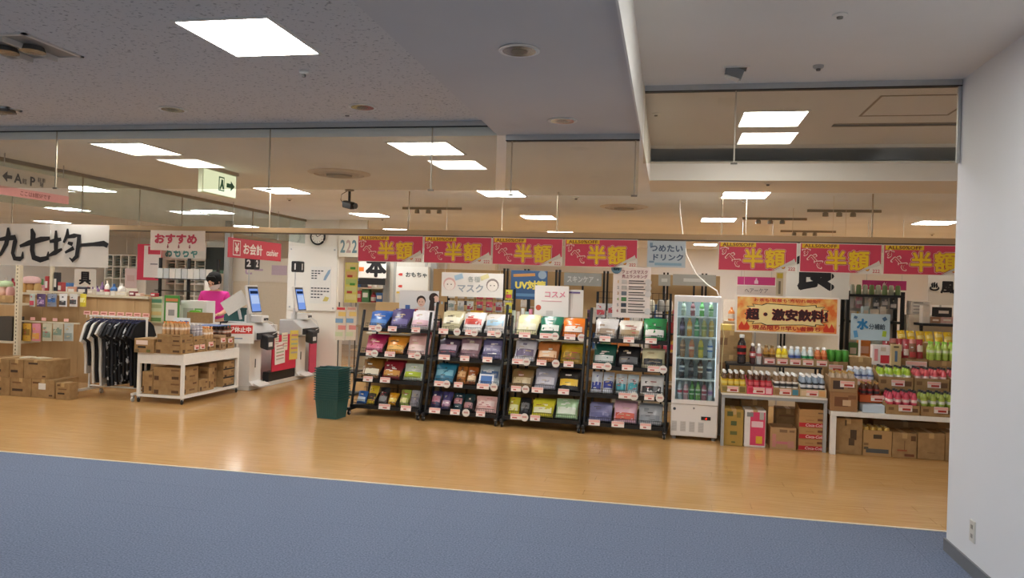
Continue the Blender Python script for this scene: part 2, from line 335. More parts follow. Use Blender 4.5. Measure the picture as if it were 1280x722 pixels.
# ------------------------------------------------------------------ glass smoke barriers
GL = glass('smoke_glass', 'f3f1ea', 1.3, .02); GLB = glass('blue_smoke_glass', 'eaf2f0', 1.4, .05)
def barrier(label, x0, x1, Y, ztop, zbot, seams, rail=ALU):
    t = thing('glass_smoke_barrier', label, 'glass panel', ((x0+x1)/2, Y, ztop)); c = (x0+x1)/2
    MB().box(x0-c, -.02, -.035, x1-c, .02, 0).build('top_rail', rail, t)
    MB().box(x0-c, -.022, -.041, x1-c, .022, -.036).build('rail_gasket', DARK, t)
    e = [x0]+seams+[x1]
    for a, b in zip(e, e[1:]):
        MB().box(a-c+.002, -.003, zbot-ztop, b-c-.002, .003, -.036).build('glass_pane', GL, t)
    for s_ in seams:
        MB().box(s_-c-.004, -.005, zbot-ztop, s_-c+.004, .005, -.036).build('seam_strip', mat('a59c8b', .3, .3), t)
        MB().box(s_-c-.02, -.008, zbot-ztop-.006, s_-c+.02, .008, zbot-ztop+.004).build('bottom_clip', mat('6f6a60', .4, .5), t)
    return t
barrier('long clear glass smoke barrier under the speckled ceiling', -11.7, -1.165, 5.1, 2.63, 2.16, [-9.4, -7.1, -4.6, -2.83, -1.62])
barrier('short glass smoke barrier under the grey beam', -1.1, -.215, 5.1, 2.53, 2.13, [-1.06, -.24])
t = barrier('glass smoke barrier between the beam and the white wall', -.19, 1.685, 5.1, 2.84, 2.34, [.38])
MB().box(1.685-.7475-.016, -.012, -.5, 1.685-.7475, .012, 0).build('end_channel', ALU, t)
t = thing('glass_smoke_barrier', 'bluish glass smoke barrier running back above the clothes and tills', 'glass panel', (-5.85, 5.2, 2.53))
MB().box(-.02, 0, -.035, .02, 6.55, 0).build('top_rail', mat('8b7f6c', .5), t)
for k in range(4): MB().box(-.003, .01+k*1.64, -.395, .003, 1.64+k*1.64-.01, -.036).build('glass_pane', GLB, t)
for k in range(1, 4): MB().box(-.005, k*1.64-.006, -.395, .005, k*1.64+.006, -.036).build('seam_strip', mat('8b7f6c', .4), t)
# ------------------------------------------------------------------ hanging tan rail with rods
t = thing('hanging_rail', 'long tan rail on thin rods carrying the sale banners', 'rail', (0, 8.0, 2.05))
MB().box(-9.5, 0, 0, 3.6, .05, .055).build('bar', mat('b39670', .5, var=.12, scale=4), t)
MB().box(-9.5, -.004, -.012, 3.6, .054, 0).build('lower_channel', mat('4d3d2c', .5), t)
for px in (15, 174, 337, 511, 697, 903, 1091):
    x = at(px, 260, 8.02).x; MB().tube([(x, .025, .05), (x, .025, .475)], .007, 8).build('rod', mat('a89a86', .3, .7), t)
t0 = thing('track_light', 'x', 'light')
MB().box(-.4, -.012, -.03, .4, .012, 0).build('track', mat('8d836f', .4), t0)
for k in (-.2, -.05, .1): MB().lathe([(.02, -.03), (.032, -.04), (.034, -.08), (.015, -.083)], 10, k).build('spot_head', mat('8f8778', .4), t0, smooth=True)
for px, py, lb in ((1055, 262, 'ceiling track with three spot heads beyond the high soffit'), (540, 259, 'ceiling track with spot heads above the half-price banners'), (968, 272, 'ceiling track with spot heads near the projector bracket'), (1010, 288, 'ceiling track with spot heads far back in the shop')):
    p = atz(px, py, 2.53); dup(t0, (p.x, p.y, 2.53), 0, None, lb)
hide_proto(t0)
# security camera
p = atz(437, 237, 2.53); t = thing('security_camera', 'black security camera hanging from the shop ceiling', 'camera', (p.x, p.y, 2.53))
MB().lathe([(.05, 0), (.05, -.012), (.015, -.02)], 14).build('mount_plate', mat('7d7668', .4), t, smooth=True)
MB().tube([(0, 0, -.01), (0, 0, -.13)], .014, 8).build('stem', DARK, t)
MB().box(-.075, -.035, -.045, .075, .035, .03).build('camera_body', DARK, t, (0, -.01, -.16), (R(8), R(12), R(-25)), bevel=.01)
MB().lathe([(.03, 0), (.032, .02)], 12).build('lens', mat('3a3a3c', .15), t, (.075, -.03, -.18), (0, R(95), R(-25)), smooth=True)
MB().tube([(-.02, 0, -.01), (-.09, 0, -.05), (-.1, 0, -.11), (-.07, 0, -.15)], .004, 6).build('cable', DARK, t)
# exit sign (faces +X)
t = thing('exit_sign', 'pale green emergency exit sign with arrow on the shop ceiling', 'exit sign', (-4.1, 6.5, 2.5), R(90))
MB().box(-.27, -.0, -.22, .27, .05, 0).build('sign_box', mat('dfe6c8', .4), t, bevel=.004)
MB().box(-.262, -.004, -.212, .262, -.001, -.008).build('face', emit('eef6d4', 1.1, 'exit_face'), t)
MB().box(-.3, -.01, 0, .3, .06, .03).build('mount', mat('b9ad98', .5), t)
G = mat('1f7a52', .5)
MB().prism([(.1, -.13), (.17, -.13), (.17, -.155), (.235, -.11), (.17, -.065), (.17, -.09), (.1, -.09)], -.008, -.005).build('arrow', G, t)
MB().box(-.03, -.007, -.175, .06, -.005, -.045).build('door_symbol', G, t)
MB().box(-.018, -.009, -.165, .048, -.007, -.057).build('door_opening', emit('eef6d4', 1.1, 'exit_face'), t)
MB().prism([(.005, -.07), (.03, -.07), (.035, -.11), (.048, -.15), (.03, -.16), (.015, -.125), (-.005, -.165), (-.02, -.155), (0, -.11)], -.012, -.0095).build('running_figure', G, t)
# corridor sign (faces +X)
t = thing('corridor_sign', 'hanging corridor sign with left arrow and pink strip', 'sign', (-5.6, 5.98, 2.17), R(90))
MB().box(-.39, 0, 0, .39, .02, .24).build('panel', mat('cdc3b4', .5), t)
MB().box(-.39, -.004, 0, .39, -.001, .075).build('pink_strip', mat('d99a94', .5), t)
K = mat('3d3a37', .6)
MB().prism([(-.36, .16), (-.31, .205), (-.31, .175), (-.26, .175), (-.26, .145), (-.31, .145), (-.31, .115)], -.004, -.001).build('arrow', K, t)
txt('A', t, -.2, .16, None, .085, K); txt('館', t, -.13, .145, None, .05, K, bold=.01); txt('P', t, -.04, .155, None, .085, K); txt('駐車\n場', t, .06, .16, None, .085, K, bold=.01)
txt('ここはB館5Fです', t, -.0, .037, .34, .045, mat('8d4a45', .6), bold=.015)
for x in (-.33, .33): MB().tube([(x, .01, .24), (x, .01, .36)], .004, 6).build('rod', ALU, t)
# pipes on the partition: clock
t = thing('wall_clock', 'round black-rimmed wall clock on the white partition', 'clock', at(398, 296, 11.79))
MB().lathe([(.115, 0), (.115, .03), (.1, .03)], 24).build('face', mat('f2f0ea', .5), t, rot=(R(90), 0, 0))
for k in range(12):
    a = k*math.pi/6; patch(t, 'hour_mark', .085*math.cos(a), .085*math.sin(a), .018, .006, K, -.034, rot=a)
bmr = MB(); n = 28
for k in range(n+1):
    pass
bmr.tube([(.118*math.cos(2*math.pi*k/n), -.02, .118*math.sin(2*math.pi*k/n)) for k in range(n+1)], .018, 6).build('rim', DARK, t, smooth=True)
MB().box(-.004, -.038, 0, .004, -.035, .07).build('hand', K, t, rot=(0, R(60), 0)); MB().box(-.005, -.038, 0, .005, -.035, .05).build('hand', K, t, rot=(0, R(-40), 0))
# ================================================================== half-price banners
RED = mat('d2405a', .55, var=.03); YEL = mat('f0c81e', .5, var=.03); PAPER = mat('ece7dc', .7, var=.02); LRED = mat('c8333f', .5); DRED = mat('7a2a1c', .5); PINKW = mat('f6d9cf', .5)
def make_banner():
    t = thing('sale_banner', 'magenta half-price sale banner hanging from the tan rail', 'banner', (0, 0, 0), 0, 'half-price banners on the tan rail'); W, H = .745, .285
    MB().box(-W/2, 0, 0, W/2, .004, H).build('sheet', PAPER, t)
    patch(t, 'magenta_field', 0, H/2, W-.012, H-.012, RED, -.002)
    patch(t, 'yellow_strip', -.185, H-.028, .34, .042, YEL, -.004)
    txt('ALL50%OFF', t, -.185, H-.028, .3, .032, DRED, -.006, .02)
    for k, (c, x, z) in enumerate((('す', -.315, .195), ('べ', -.26, .14), ('て', -.2, .075))):
        txt(c, t, x, z, None, .085, PINKW, -.004, .075, 'outline'); txt(c, t, x, z, None, .066, LRED, -.008, .035)
    for c, x in (('半', -.04), ('額', .165)):
        txt(c, t, x, .125, .212, .212, PINKW, -.0045, .075, 'outline'); txt(c, t, x, .125, .203, .203, LRED, -.009, .055, 'outline'); txt(c, t, x, .125, .19, .19, YEL, -.013, .03)
    MB().prism([(.14, .0), (.3725, .0), (.3725, .1)], -.0055, -.0045).build('turned_corner', PAPER, t)
    MB().prism([(.13, .002), (.36, .085), (.345, .13), (.33, .115)], -.02, -.006).build('page_curl', mat('d8d2c6', .6), t)
    txt('222', t, .325, .028, None, .032, LRED, -.008, .01)
    return t
pb = make_banner()
xs = [-2.975, -2.22, -1.465, -.695, .845, 1.615, 2.375]
for i, x in enumerate(xs):
    o = pb if i == 0 else dup(pb); o['label'] = 'magenta half-price banner on the rail '+('above the toy notice', 'above the white mask banner', 'above the blue sun protection poster', 'above the ranking sheet', 'above the bargain drinks board', 'in front of the black-lettered food sheet', 'reaching behind the white wall end')[i]; o.location = (x, 7.985, 1.752); o.rotation_euler = (0, R(.3*(i % 3-1)), 0)
# big brush-lettered cloth
INK = mat('17161a', .7)
def cloth(x0, x1, strokes, label):
    t = thing('lettered_sheet', label, 'banner', ((x0+x1)/2, 7.97, 1.6))
    W = x1-x0; mb = MB(); n = 14
    pts = [(-W/2+W*k/n, .006*math.sin(k*1.3)) for k in range(n+1)]
    i = 0
    for x, y in pts: mb.v += [(x, y, 0), (x, y*.4, .5), (x, y*.4+.003, .5), (x, y+.003, 0)]
    for k in range(n):
        a = 4*k; mb.f += [(a, a+4, a+5, a+1), (a+2, a+6, a+7, a+3), (a+1, a+5, a+6, a+2), (a+3, a+7, a+4, a)]
    mb.f += [(0, 1, 2, 3), (4*n+3, 4*n+2, 4*n+1, 4*n)]
    mb.build('cloth', mat('ddd8d0', .9, var=.04, scale=6), t, smooth=True)
    for s_, ox in strokes: brush(s_, t, ox, .25, .42, INK, -.012)
    return t
kyu = [[(-.42, .12, .06), (-.1, .17, .1), (.18, .2, .12), (.2, .1, .11), (.13, -.25, .09), (.2, -.4, .1), (.38, -.41, .1), (.46, -.36, .08), (.47, -.2, .03)],
       [(-.05, .48, .05), (-.03, .3, .12), (-.1, 0, .11), (-.26, -.28, .08), (-.48, -.44, .02)]]
shichi = [[(-.5, -.05, .06), (-.2, .05, .11), (.2, .16, .12), (.5, .2, .07)],
          [(-.12, .46, .06), (-.06, .3, .13), (-.08, -.15, .11), (-.02, -.36, .12), (.2, -.42, .12), (.44, -.36, .1), (.46, -.18, .03)]]
kin = [[(-.5, .1, .06), (-.3, .14, .1), (-.12, .18, .07)], [(-.3, .42, .05), (-.29, .1, .11), (-.28, -.22, .09)], [(-.52, -.3, .05), (-.3, -.2, .11), (-.08, -.1, .05)],
       [(.08, .48, .04), (.08, .3, .1), (-.04, .08, .05)], [(.06, .24, .06), (.3, .28, .1), (.46, .28, .11), (.44, 0, .1), (.4, -.3, .1), (.26, -.42, .08), (.16, -.34, .02)],
       [(.1, .08, .06), (.26, .04, .09)], [(.02, -.2, .05), (.3, -.06, .09)]]
ichi = [[(-.48, -.02, .1), (-.38, .02, .07), (0, .05, .08), (.35, .08, .12), (.48, .02, .1)]]
xm = at(63, 310, 7.97).x; xe = at(136, 310, 7.97).x; xl = at(-2, 310, 7.97).x
cloth(xm, xe, [(kin, -.19), (ichi, .19)], 'white cloth sheet brush-lettered with two black characters beside the tan rail')
cloth(2*xm-xe, xm-.004, [(kyu, -.17), (shichi, .19)], 'white cloth sheet brush-lettered with two black characters above the left shelf')
# ================================================================== wire display racks
BLK = mat('141416', .45); WIRE = mat('1d1d20', .4, .3); TAGW = mat('f1e4dc', .6); TAGP = mat('f0b9ae', .6)
PT_ = .263                                   # pitch of the three trays on a shelf
SHZ = (.98, .69, .40, .11); SHY = (.27, .18, .09, .0)
def wire_front(W, h, n, m, parent, loc):
    mb = MB()
    for k in range(n+1): x = -W/2+W*k/n; mb.box(x-.0015, 0, 0, x+.0015, .003, h)
    for z in (0, h/2, h): mb.box(-W/2, -.001, z-.002, W/2, .004, z+.002)
    return mb.build('wire_basket_front', m, parent, loc)
def make_rack(loc, rz, label, tagseed, tall=0):
    t = thing('display_rack', label, 'rack', loc, rz); W = .84; rnd = random.Random(tagseed)
    for s in (-1, 1):
        x = s*W/2
        MB().tube([(x, .02, .07), (x, .30+(.03 if tall else 0), 1.32 if tall else 1.2)], .016, 8).build('front_post', BLK, t, smooth=True)
        MB().tube([(x-s*.012, .42, .07), (x-s*.012, .675, 1.0), (x-s*.012, .675, 1.36+tall if tall else 1.12)], .014, 8).build('rear_post', BLK, t, smooth=True)
        MB().box(x-.02, -.06, .055, x+.02, .56, .09).build('foot_bar', BLK, t, bevel=.006)
        for y in (-.03, .52):
            c = MB().lathe([(.018, -.011), (.03, -.009), (.03, .009), (.018, .011)], 14).build('castor', DARK, t, (x, y, .031), (0, R(90), 0), smooth=True)
            MB().box(-.014, -.03, -.013, -.002, .016, .013).build('castor_fork', mat('b7b7b8', .3, .7), c, (-.03, 0, 0))
            MB().lathe([(.012, -.014), (.012, .014)], 10).build('hub', mat('d0d0d0', .3, .5), c)
    for k in range(4):
        z, y = SHZ[k], SHY[k]; sh = MB().box(-W/2, y, z-.012, W/2, y+.37, z).build('shelf', BLK, t)
        MB().box(-W/2, y-.012, z-.028, W/2, y, z+.012).build('shelf_lip', BLK, sh)
        for q in range(3):
            wire_front(.245, .065, 12, WIRE, sh, ((q-1)*PT_, y+.004, z+.002))
        for q in (-.5, .5):
            MB().prismx([(y+.012, z), (y+.34, z), (y+.34, z+.16), (y+.14, z+.14), (y+.015, z+.06)], q*PT_-.002, q*PT_+.002).build('divider', BLK, sh)
        mb = MB()
        for q in range(19): x = -W/2+W*q/18; mb.box(x-.0015, y+.355, z, x+.0015, y+.358, z+.17)
        for zz in (.085, .17): mb.box(-W/2, y+.354, z+zz-.002, W/2, y+.359, z+zz+.002)
        mb.build('wire_back', WIRE, sh)
        for q in range(3):
            if rnd.random() < .9:
                x = (q-1)*PT_+rnd.uniform(-.06, .02); ww = rnd.uniform(.1, .14)
                g = MB().box(-ww/2, -.003, -.03, ww/2, 0, .03).build('price_card', TAGW, t, (x, y-.016, z+.012), (R(-12), 0, 0))
                patch(g, 'pink_band', 0, .015, ww-.008, .022, TAGP, -.004, .001); patch(g, 'price_print', rnd.uniform(-.02, .01), -.012, ww*rnd.uniform(.25, .45), .014, mat('c4625a', .6), -.004, .001)
            if rnd.random() < .45:
                x = (q-1)*PT_+rnd.uniform(.05, .12); g = disc(t, 'round_tag', 0, 0, .043, mat('efe9e2', .5), -.003, .003, 16); g.location = (x, y-.021, z+.012)
                patch(g, 'tag_print', 0, .004, .05, .02, mat('d9a9a2', .6), -.0045, .001)
    if tall:
        mb = MB()
        for q in range(13): x = -W/2+W*q/12; mb.box(x-.002, .66, 1.0, x+.002, .664, 1.36+tall)
        for q in range(8): z = 1.02+(.34+tall)*q/7; mb.box(-W/2, .658, z-.002, W/2, .663, z+.002)
        mb.build('wire_grid', WIRE, t)
    else: MB().tube([(-W/2, .675, 1.1), (W/2, .675, 1.1)], .01, 6).build('top_bar', BLK, t)
    return t
def pouch_mesh(w_, h_, d_, m, seed=0, crim=True):
    rnd = random.Random(seed); nx, nz = 6, 6; mb = MB()
    for s in (-1, 1):
        for j in range(nz+1):
            for i in range(nx+1):
                u, v = i/nx, j/nz
                b = (math.sin(math.pi*min(max(u, 0), 1))**.5)*(max(0, math.sin(math.pi*(.04+v*.9)))**.5)
                y = s*d_/2*b*(1.1-.5*v)+rnd.uniform(-.009, .009)*(0 < u < 1)*(0 < v < 1)
                mb.v.append(((u-.5)*w_*(1-.05*math.sin(math.pi*v)), y, v*h_))
    N = (nx+1)*(nz+1)
    for j in range(nz):
        for i in range(nx):
            a = j*(nx+1)+i; mb.f.append((a, a+1, a+nx+2, a+nx+1)); mb.f.append((N+a+nx+1, N+a+nx+2, N+a+1, N+a))
    rim = [i for i in range(nx+1)]+[(nx+1)*j+nx for j in range(1, nz+1)]+[nz*(nx+1)+i for i in range(nx-1, -1, -1)]+[(nx+1)*j for j in range(nz-1, 0, -1)]
    for a, b in zip(rim, rim[1:]+rim[:1]): mb.f.append((a, N+a, N+b, b))
    return mb.mesh('pouch', m, smooth=True)
def pouch(name, label, loc, w_, h_, d_, col, band=None, rx=-20, rz=0, seed=0, group=None, deco=None, gloss=.28):
    o = link(name, pouch_mesh(w_, h_, d_, mat(col, gloss, 0, .16, 22, .5, .35), seed), None, loc, (R(rx), 0, rz), label, 'package', group)
    if band:
        mb = MB(); n = 5; v0 = (.12, .2, .34)[seed % 3]; vs_ = (v0, v0+.17, v0+.34)                      # printed panel that follows the bulge
        for k in range(n+1):
            u = .08+.84*k/n; b = (math.sin(math.pi*u)**.5)
            for v in vs_: mb.v.append(((u-.5)*w_*.95, -d_/2*b*(math.sin(math.pi*(.04+v*.9))**.5)*(1.1-.5*v)-.006, v*h_))
        for k in range(n):
            a = 3*k; mb.f += [(a, a+3, a+4, a+1), (a+1, a+4, a+5, a+2)]
        mb.build('printed_panel', mat(band, .35, coat=.3), o)
    _r = random.Random(seed*7+1); _x, _z, _w = _r.uniform(-.2, .12)*w_, _r.uniform(.6, .72)*h_, _r.uniform(.12, .3)*w_
    MB().box(_x-_w/2, -.012, _z, _x+_w/2, -.01, _z+h_*_r.uniform(.06, .13)).build('printed_title', mat(deco or ('ddd6cc' if sum(lin(col)) < 1.0 else (band or 'a89a94')), .4), o, (0, -d_*.2, 0))
    if band and w_ > .1:                                        # rows of fine print over the bulge
        mb = MB()
        for q in range(_r.randint(3, 6)):
            u = _r.uniform(-.34, .1)*w_; v = _r.uniform(.12, .86); ww = _r.uniform(.1, .3)*w_; hh = _r.uniform(.015, .05)*h_
            f_ = lambda a: -d_/2*max(0, math.sin(math.pi*(a/(w_*.95)+.5)))**.5*(math.sin(math.pi*(.04+v*.9))**.5)*(1.1-.5*v)-.0085
            i_ = len(mb.v); mb.v += [(u, f_(u), v*h_), (u+ww, f_(u+ww), v*h_), (u+ww, f_(u+ww), v*h_+hh), (u, f_(u), v*h_+hh)]; mb.f.append((i_, i_+1, i_+2, i_+3))
        mb.build('fine_print', mat(_r.choice(('f0ece6', 'f0ece6', '3a3638', 'c9b48a', 'b84a50')), .4), o)['kind'] = 'stuff'
    MB().box(-w_*.47, -.003, h_*.955, w_*.47, .003, h_*1.0).build('top_seal', mat(col, .35, coat=.3), o)
    return o
RK = [((-3.13, 8.37, 0), R(-3), 'black wire display rack beside the green shopping baskets', 'rack beside the green baskets', 0),
      ((-2.22, 8.31, 0), R(-3), 'black wire display rack below the white mask banner', 'rack below the mask banner', .14),
      ((-1.31, 8.25, 0), R(-3), 'black wire display rack below the pale handwritten sheets', 'rack below the handwritten sheets', 0),
      ((-.42, 8.19, 0), R(-3), 'black wire display rack next to the drinks fridge', 'rack next to the drinks fridge', .14)]
PK = [  # rack -> rows top to bottom -> three trays: list of (colour word, colour, printed panel)
 [[[('blue', '2f63b4', '5f92d6')], [('purple', '4d4378', '7d74a8')], [('white', 'efecef', 'f0c9d6')]],
  [[('crimson', 'ab2350', 'd9708f')], [('orange', 'e9952c', 'f3c06a')], [('pale pink', 'e9b7ae', 'f3d6cf')]],
  [[('amber brown', '8f5f20', 'e8dcc2')], [('dark red', '8c1f2b', 'c98c3a')], [('pale green', 'ccd6c6', 'aabf22')]],
  [[('small blue', '2c6cc0', 'd7e4f2'), ('yellow', 'e8c531', '3a2f1a')], [('black', '26262a', '8a8a8a'), ('small orange', 'e2a01f', 'f0d268')], [('striped green', '9aab45', 'e2dc9a'), ('silver', 'a9a6ad', '6f6a76')]]],
 [[[('beige', 'cfc59c', 'efe9d2')], [('white', 'e9e5e2', 'c94a3c')], [('pale grey', 'd6d0cc', '9fc4dc')]],
  [[('dark plum', '56465a', 'b9a2b4')], [('dusty rose', '8e6c76', 'd9c3c6')], [('lavender', '6f6a92', 'a9a5c6')]],
  [[('teal blue', '2f80a0', '7fc0d2')], [('brown orange', 'b26d2d', 'e0b27a'), ('rust', 'a85a24', 'e6c59a')], [('silver grey', 'a9b4ba', '4f6f9c')]],
  [[('navy', '37335e', 'c07f92'), ('dark violet', '4a4378', 'b98aa6')], [('dark teal', '1e3f4c', 'b5787f'), ('blackish green', '1d3638', 'a9787c')], [('salmon pink', 'e8bab2', 'f3dad4')]]],
 [[[('pale yellow', 'ece6b6', 'f7f4dc')], [('green and white', '23795e', 'e9efe9')], [('bright orange', 'ee7c1e', 'f3e2d2')]],
  [[('pearl white', 'dcd8de', '7a6f8a')], [('copper', 'c87a3f', 'f0c9a0')], [('gold', 'c9a021', '8a6a12')]],
  [[('bronze', '8c6d40', 'c9b48a')], [('lilac grey', 'a9a8b6', 'd2d0da')], [('black and yellow', '2a2622', 'e6bd2c')]],
  [[('lemon yellow', 'd9d02c', 'f3f0b2'), ('glossy black', '1b1b1e', '77777a')], [('bright yellow', 'e5dc38', 'f0efc6')], [('pale green', 'b6d9a9', 'e6f0de')]]],
 [[[('silver', 'd3d0cd', 'b09a86')], [('cream', 'd8cfc1', 'a9906c')], [('green', '2c8c4e', 'f0ece4')]],
  [[('dark green', '1d5a4b', 'c9d2cd')], [('black', '18181b', '5c5c60')], [('straw yellow', 'ddd3ab', '2a2a2a')]],
  [[('blue and white', 'dfe4ee', '2b3f9c'), ('white and navy', 'd9deea', '33409a')], [('teal and white', 'dfe7ea', '2f9cab'), ('white and teal', 'd5e2e6', '3aa3ae')], [('white and black', 'eceae7', '232326')]],
  [[('lavender', '8f8fba', '5a5a8c')], [('rose pink', 'e7b8c6', 'd9573f')], [('silver grey', 'b5b9be', '8f949a')]]]]
ROWN = ('top', 'second', 'third', 'bottom')
for ri, (loc, rz, lb, short, tall) in enumerate(RK):
    make_rack(loc, rz, lb, ri+3, tall); W = .84; Mx = Matrix.Translation(loc) @ Matrix.Rotation(rz, 4, 'Z')
    for k in range(4):
        for q in range(3):
            its = PK[ri][k][q]
            for n_, (word, col, band) in enumerate(its):
                ww = .246 if len(its) == 1 else .12; x = (q-1)*PT_+(0 if len(its) == 1 else (-.063, .063)[n_])
                hh = (.222 if k < 3 else .205)+((ri*7+k*5+q*3) % 4-1.5)*.012
                if word.startswith('small'): hh = .15
                p = Mx @ Vector((x, SHY[k]+.085, SHZ[k]+.013))
                pouch('mask_pouch', f'{word} face mask pouch, {ROWN[k]} shelf of the {short}', p, ww, hh, .085, col, band, -27, rz, ri*50+k*12+q*3+n_)
                if len(its) == 1 and word not in ('salmon pink', 'pale green', 'dusty rose'):      # the next packet in the file, hidden but for its top
                    p = Mx @ Vector((x, SHY[k]+.187, SHZ[k]+.011))
                    pouch('mask_pouch', f'{word} pouch filed behind on the {ROWN[k]} shelf, {short}', p, ww, hh+.005, .07, col, None, -20, rz, ri*50+k*12+q*3+9)
# extra cards on the racks
def card(name, label, cat, loc, w_, h_, m, rx=0, rz=0, t=.003, group=None):
    return MB().box(-w_/2, 0, 0, w_/2, t, h_).build(name, m, None, loc, (R(rx), 0, rz), label=label, cat=cat, group=group)
p = Vector((-1.97, 8.41, .402)); o = card('leaflet', 'blue and white leaflet leaning on the third shelf below the mask banner', 'leaflet', p, .17, .15, mat('e4e6ea', .5), -25, R(-3))
patch(o, 'printed_photo', 0, .085, .13, .09, mat('4a74b0', .5), -.002)
# ================================================================== stacked green shopping baskets
GB = mat('285654', .45, var=.05)
def make_basket():
    t = thing('shopping_basket', 'x', 'basket'); mb = MB(); n = 2; a, b, h, th = .12, .105, .22, .002; A, Bq = .14, .125
    def ring(x, y, z): return [(-x, -y, z), (x, -y, z), (x, y, z), (-x, y, z)]
    L = [ring(a, b, 0), ring(A, Bq, h), ring(A-th, Bq-th, h), ring(a-th, b-th, th)]
    for r in L: mb.v += r
    for j in range(3):
        for k in range(4): mb.f.append((4*j+k, 4*j+(k+1) % 4, 4*j+4+(k+1) % 4, 4*j+4+k))
    mb.f += [(3, 2, 1, 0), (12, 13, 14, 15)]
    mb.build('body', GB, t)
    mb = MB()
    for (x0, x1, y0, y1) in ((-A-.012, A+.012, -Bq-.012, -Bq+.0018), (-A-.012, A+.012, Bq-.0018, Bq+.012), (-A-.012, -A+.0018, -Bq+.0018, Bq-.0018), (A-.0018, A+.012, -Bq+.0018, Bq-.0018)): mb.box(x0, y0, h-.012, x1, y1, h)
    mb.build('rim', GB, t)
    for k in range(9):
        u = -.1+k*.025; mb = MB()
        for s in (-1,): mb.prismx([(-b-.005, .03), (-b-.001, .03), (-Bq+.0005, h-.02), (-Bq-.0035, h-.02)], u-.004, u+.004)
        mb.build('rib', GB, t)
    return t
pb2 = make_basket(); bx, by = -3.66, 8.13
NB = 14
for k in range(NB):
    lb = 'green plastic shopping basket at the bottom of the stack' if k == 0 else ('green plastic shopping basket on top of the stack' if k == NB-1 else 'green plastic shopping basket nested within the stack')
    o = dup(pb2, (bx, by, .001+k*.0262), R(-6), None, lb, 'nested green shopping baskets')
    if k:                                              # only the lowest basket stands free; inside the nest the walls are smooth
        for c_ in [c_ for c_ in o.children if c_.name.startswith('rib')]: bpy.data.objects.remove(c_)
    if k == NB-1:
        MB().tube([(-.125, 0, .215), (-.125, -.06, .228), (-.08, -.09, .232), (.08, -.09, .232), (.125, -.06, .228), (.125, 0, .215)], .006, 6).build('handle', GB, o, smooth=True)
hide_proto(pb2)
# ================================================================== bottles
def bottle(kind, liquid, label, cap, lab2=None):
    H, r = {'pet': (.208, .0268), 'mini': (.15, .024), 'big': (.30, .045), 'slim': (.19, .026), 'can': (.12, .031), 'slim_can': (.12, .026)}[kind]
    t = thing('drink_bottle' if 'can' not in kind else 'drink_can', 'x', 'bottle' if 'can' not in kind else 'can')
    if 'can' in kind:
        MB().lathe([(r*.85, 0), (r, .008), (r, H-.012), (r*.82, H-.002), (r*.8, H)], 14).build('can_body', mat(label, .3, .3), t, smooth=True)
        MB().lathe([(r*.78, H), (r*.78, H+.002)], 14).build('lid', mat(cap, .3, .6), t); return t
    MB().lathe([(r*.8, 0), (r, .01), (r, H*.2), (r*.94, H*.24), (r, H*.3), (r, H*.62), (r*.9, H*.72), (r*.55, H*.83), (r*.45, H*.87), (r*.45, H*.9)], 14).build('bottle_body', mat(liquid, .12, 0, .05, coat=.6), t, smooth=True)
    MB().lathe([(r*1.025, H*.32), (r*1.025, H*.63)], 14).build('label_band', mat(label, .4), t, smooth=True)
    if lab2: MB().lathe([(r*1.04, H*.4), (r*1.04, H*.54)], 14).build('label_print', mat(lab2, .4), t, smooth=True)
    MB().lathe([(r*.55, H*.89), (r*.56, H*.985), (r*.48, H)], 12).build('cap', mat(cap, .4), t, smooth=True)
    return t
CARD = surf('cardboard', '9a7a50', 'ab8a5e', 14, .85, .35, .65, 4, objrand=.07); CARD2 = CARD
PRN = mat('5a4028', .8); PRN2 = mat('7c5a38', .8)
def carton(label, loc, w_, d_, h_, m=None, rz=0, prints=(), open_=0, name='carton', cat='box', group=None, tape=True):
    """cardboard box; prints: (cx, cz, w, h, colour) in fractions of the front face, or (cx, cz, h, text, colour)"""
    m = m or CARD; t = thing(name, label, cat, loc, rz, group)
    if open_:
        k = .006; hb = h_*open_
        MB().box(-w_/2, -d_/2, 0, w_/2, d_/2, k).box(-w_/2, -d_/2, k, w_/2, -d_/2+k, hb).box(-w_/2, d_/2-k, k, w_/2, d_/2, h_).prismx([(-d_/2+k, k), (d_/2-k, k), (d_/2-k, h_), (-d_/2+k, hb)], -w_/2, -w_/2+k).prismx([(-d_/2+k, k), (d_/2-k, k), (d_/2-k, h_), (-d_/2+k, hb)], w_/2-k, w_/2).build('box_body', m, t)
    else:
        MB().box(-w_/2, -d_/2, 0, w_/2, d_/2, h_).build('box_body', m, t, bevel=.003)
        if tape: MB().box(-.022, -d_/2-.001, h_-.05, .022, -d_/2, h_-.002).box(-.022, -d_/2, h_, .022, d_/2, h_+.0008).build('tape', mat('c2a06c', .3), t)
    hf = h_*(open_ or 1)
    for q_, p_ in enumerate(prints):
        if isinstance(p_[3], str): txt(p_[3], t, p_[0]*w_, p_[1]*hf, None, p_[2]*hf, mat(p_[4], .7), -d_/2-.003, .02, 'print')
        else: patch(t, 'print', p_[0]*w_, p_[1]*hf, p_[2]*w_, p_[3]*hf, mat(p_[4], .75), -d_/2-.002-.0009*q_)
    return t
def price(parent_label, loc, w_=.085, h_=.05, rz=0, rx=-8, big=False, group='price cards on the drink cartons'):
    o = MB().box(-w_/2, -.002, 0, w_/2, 0, h_).build('price_card', TAGW, None, loc, (R(rx), 0, rz), label=parent_label, cat='price card', group=group)
    patch(o, 'pink_band', 0, h_*.75, w_*.95, h_*.36, TAGP, -.0035, .001); patch(o, 'price_print', w_*.08, h_*.32, w_*.6, h_*.34, mat('b4382f', .6), -.0035, .001)
    return o
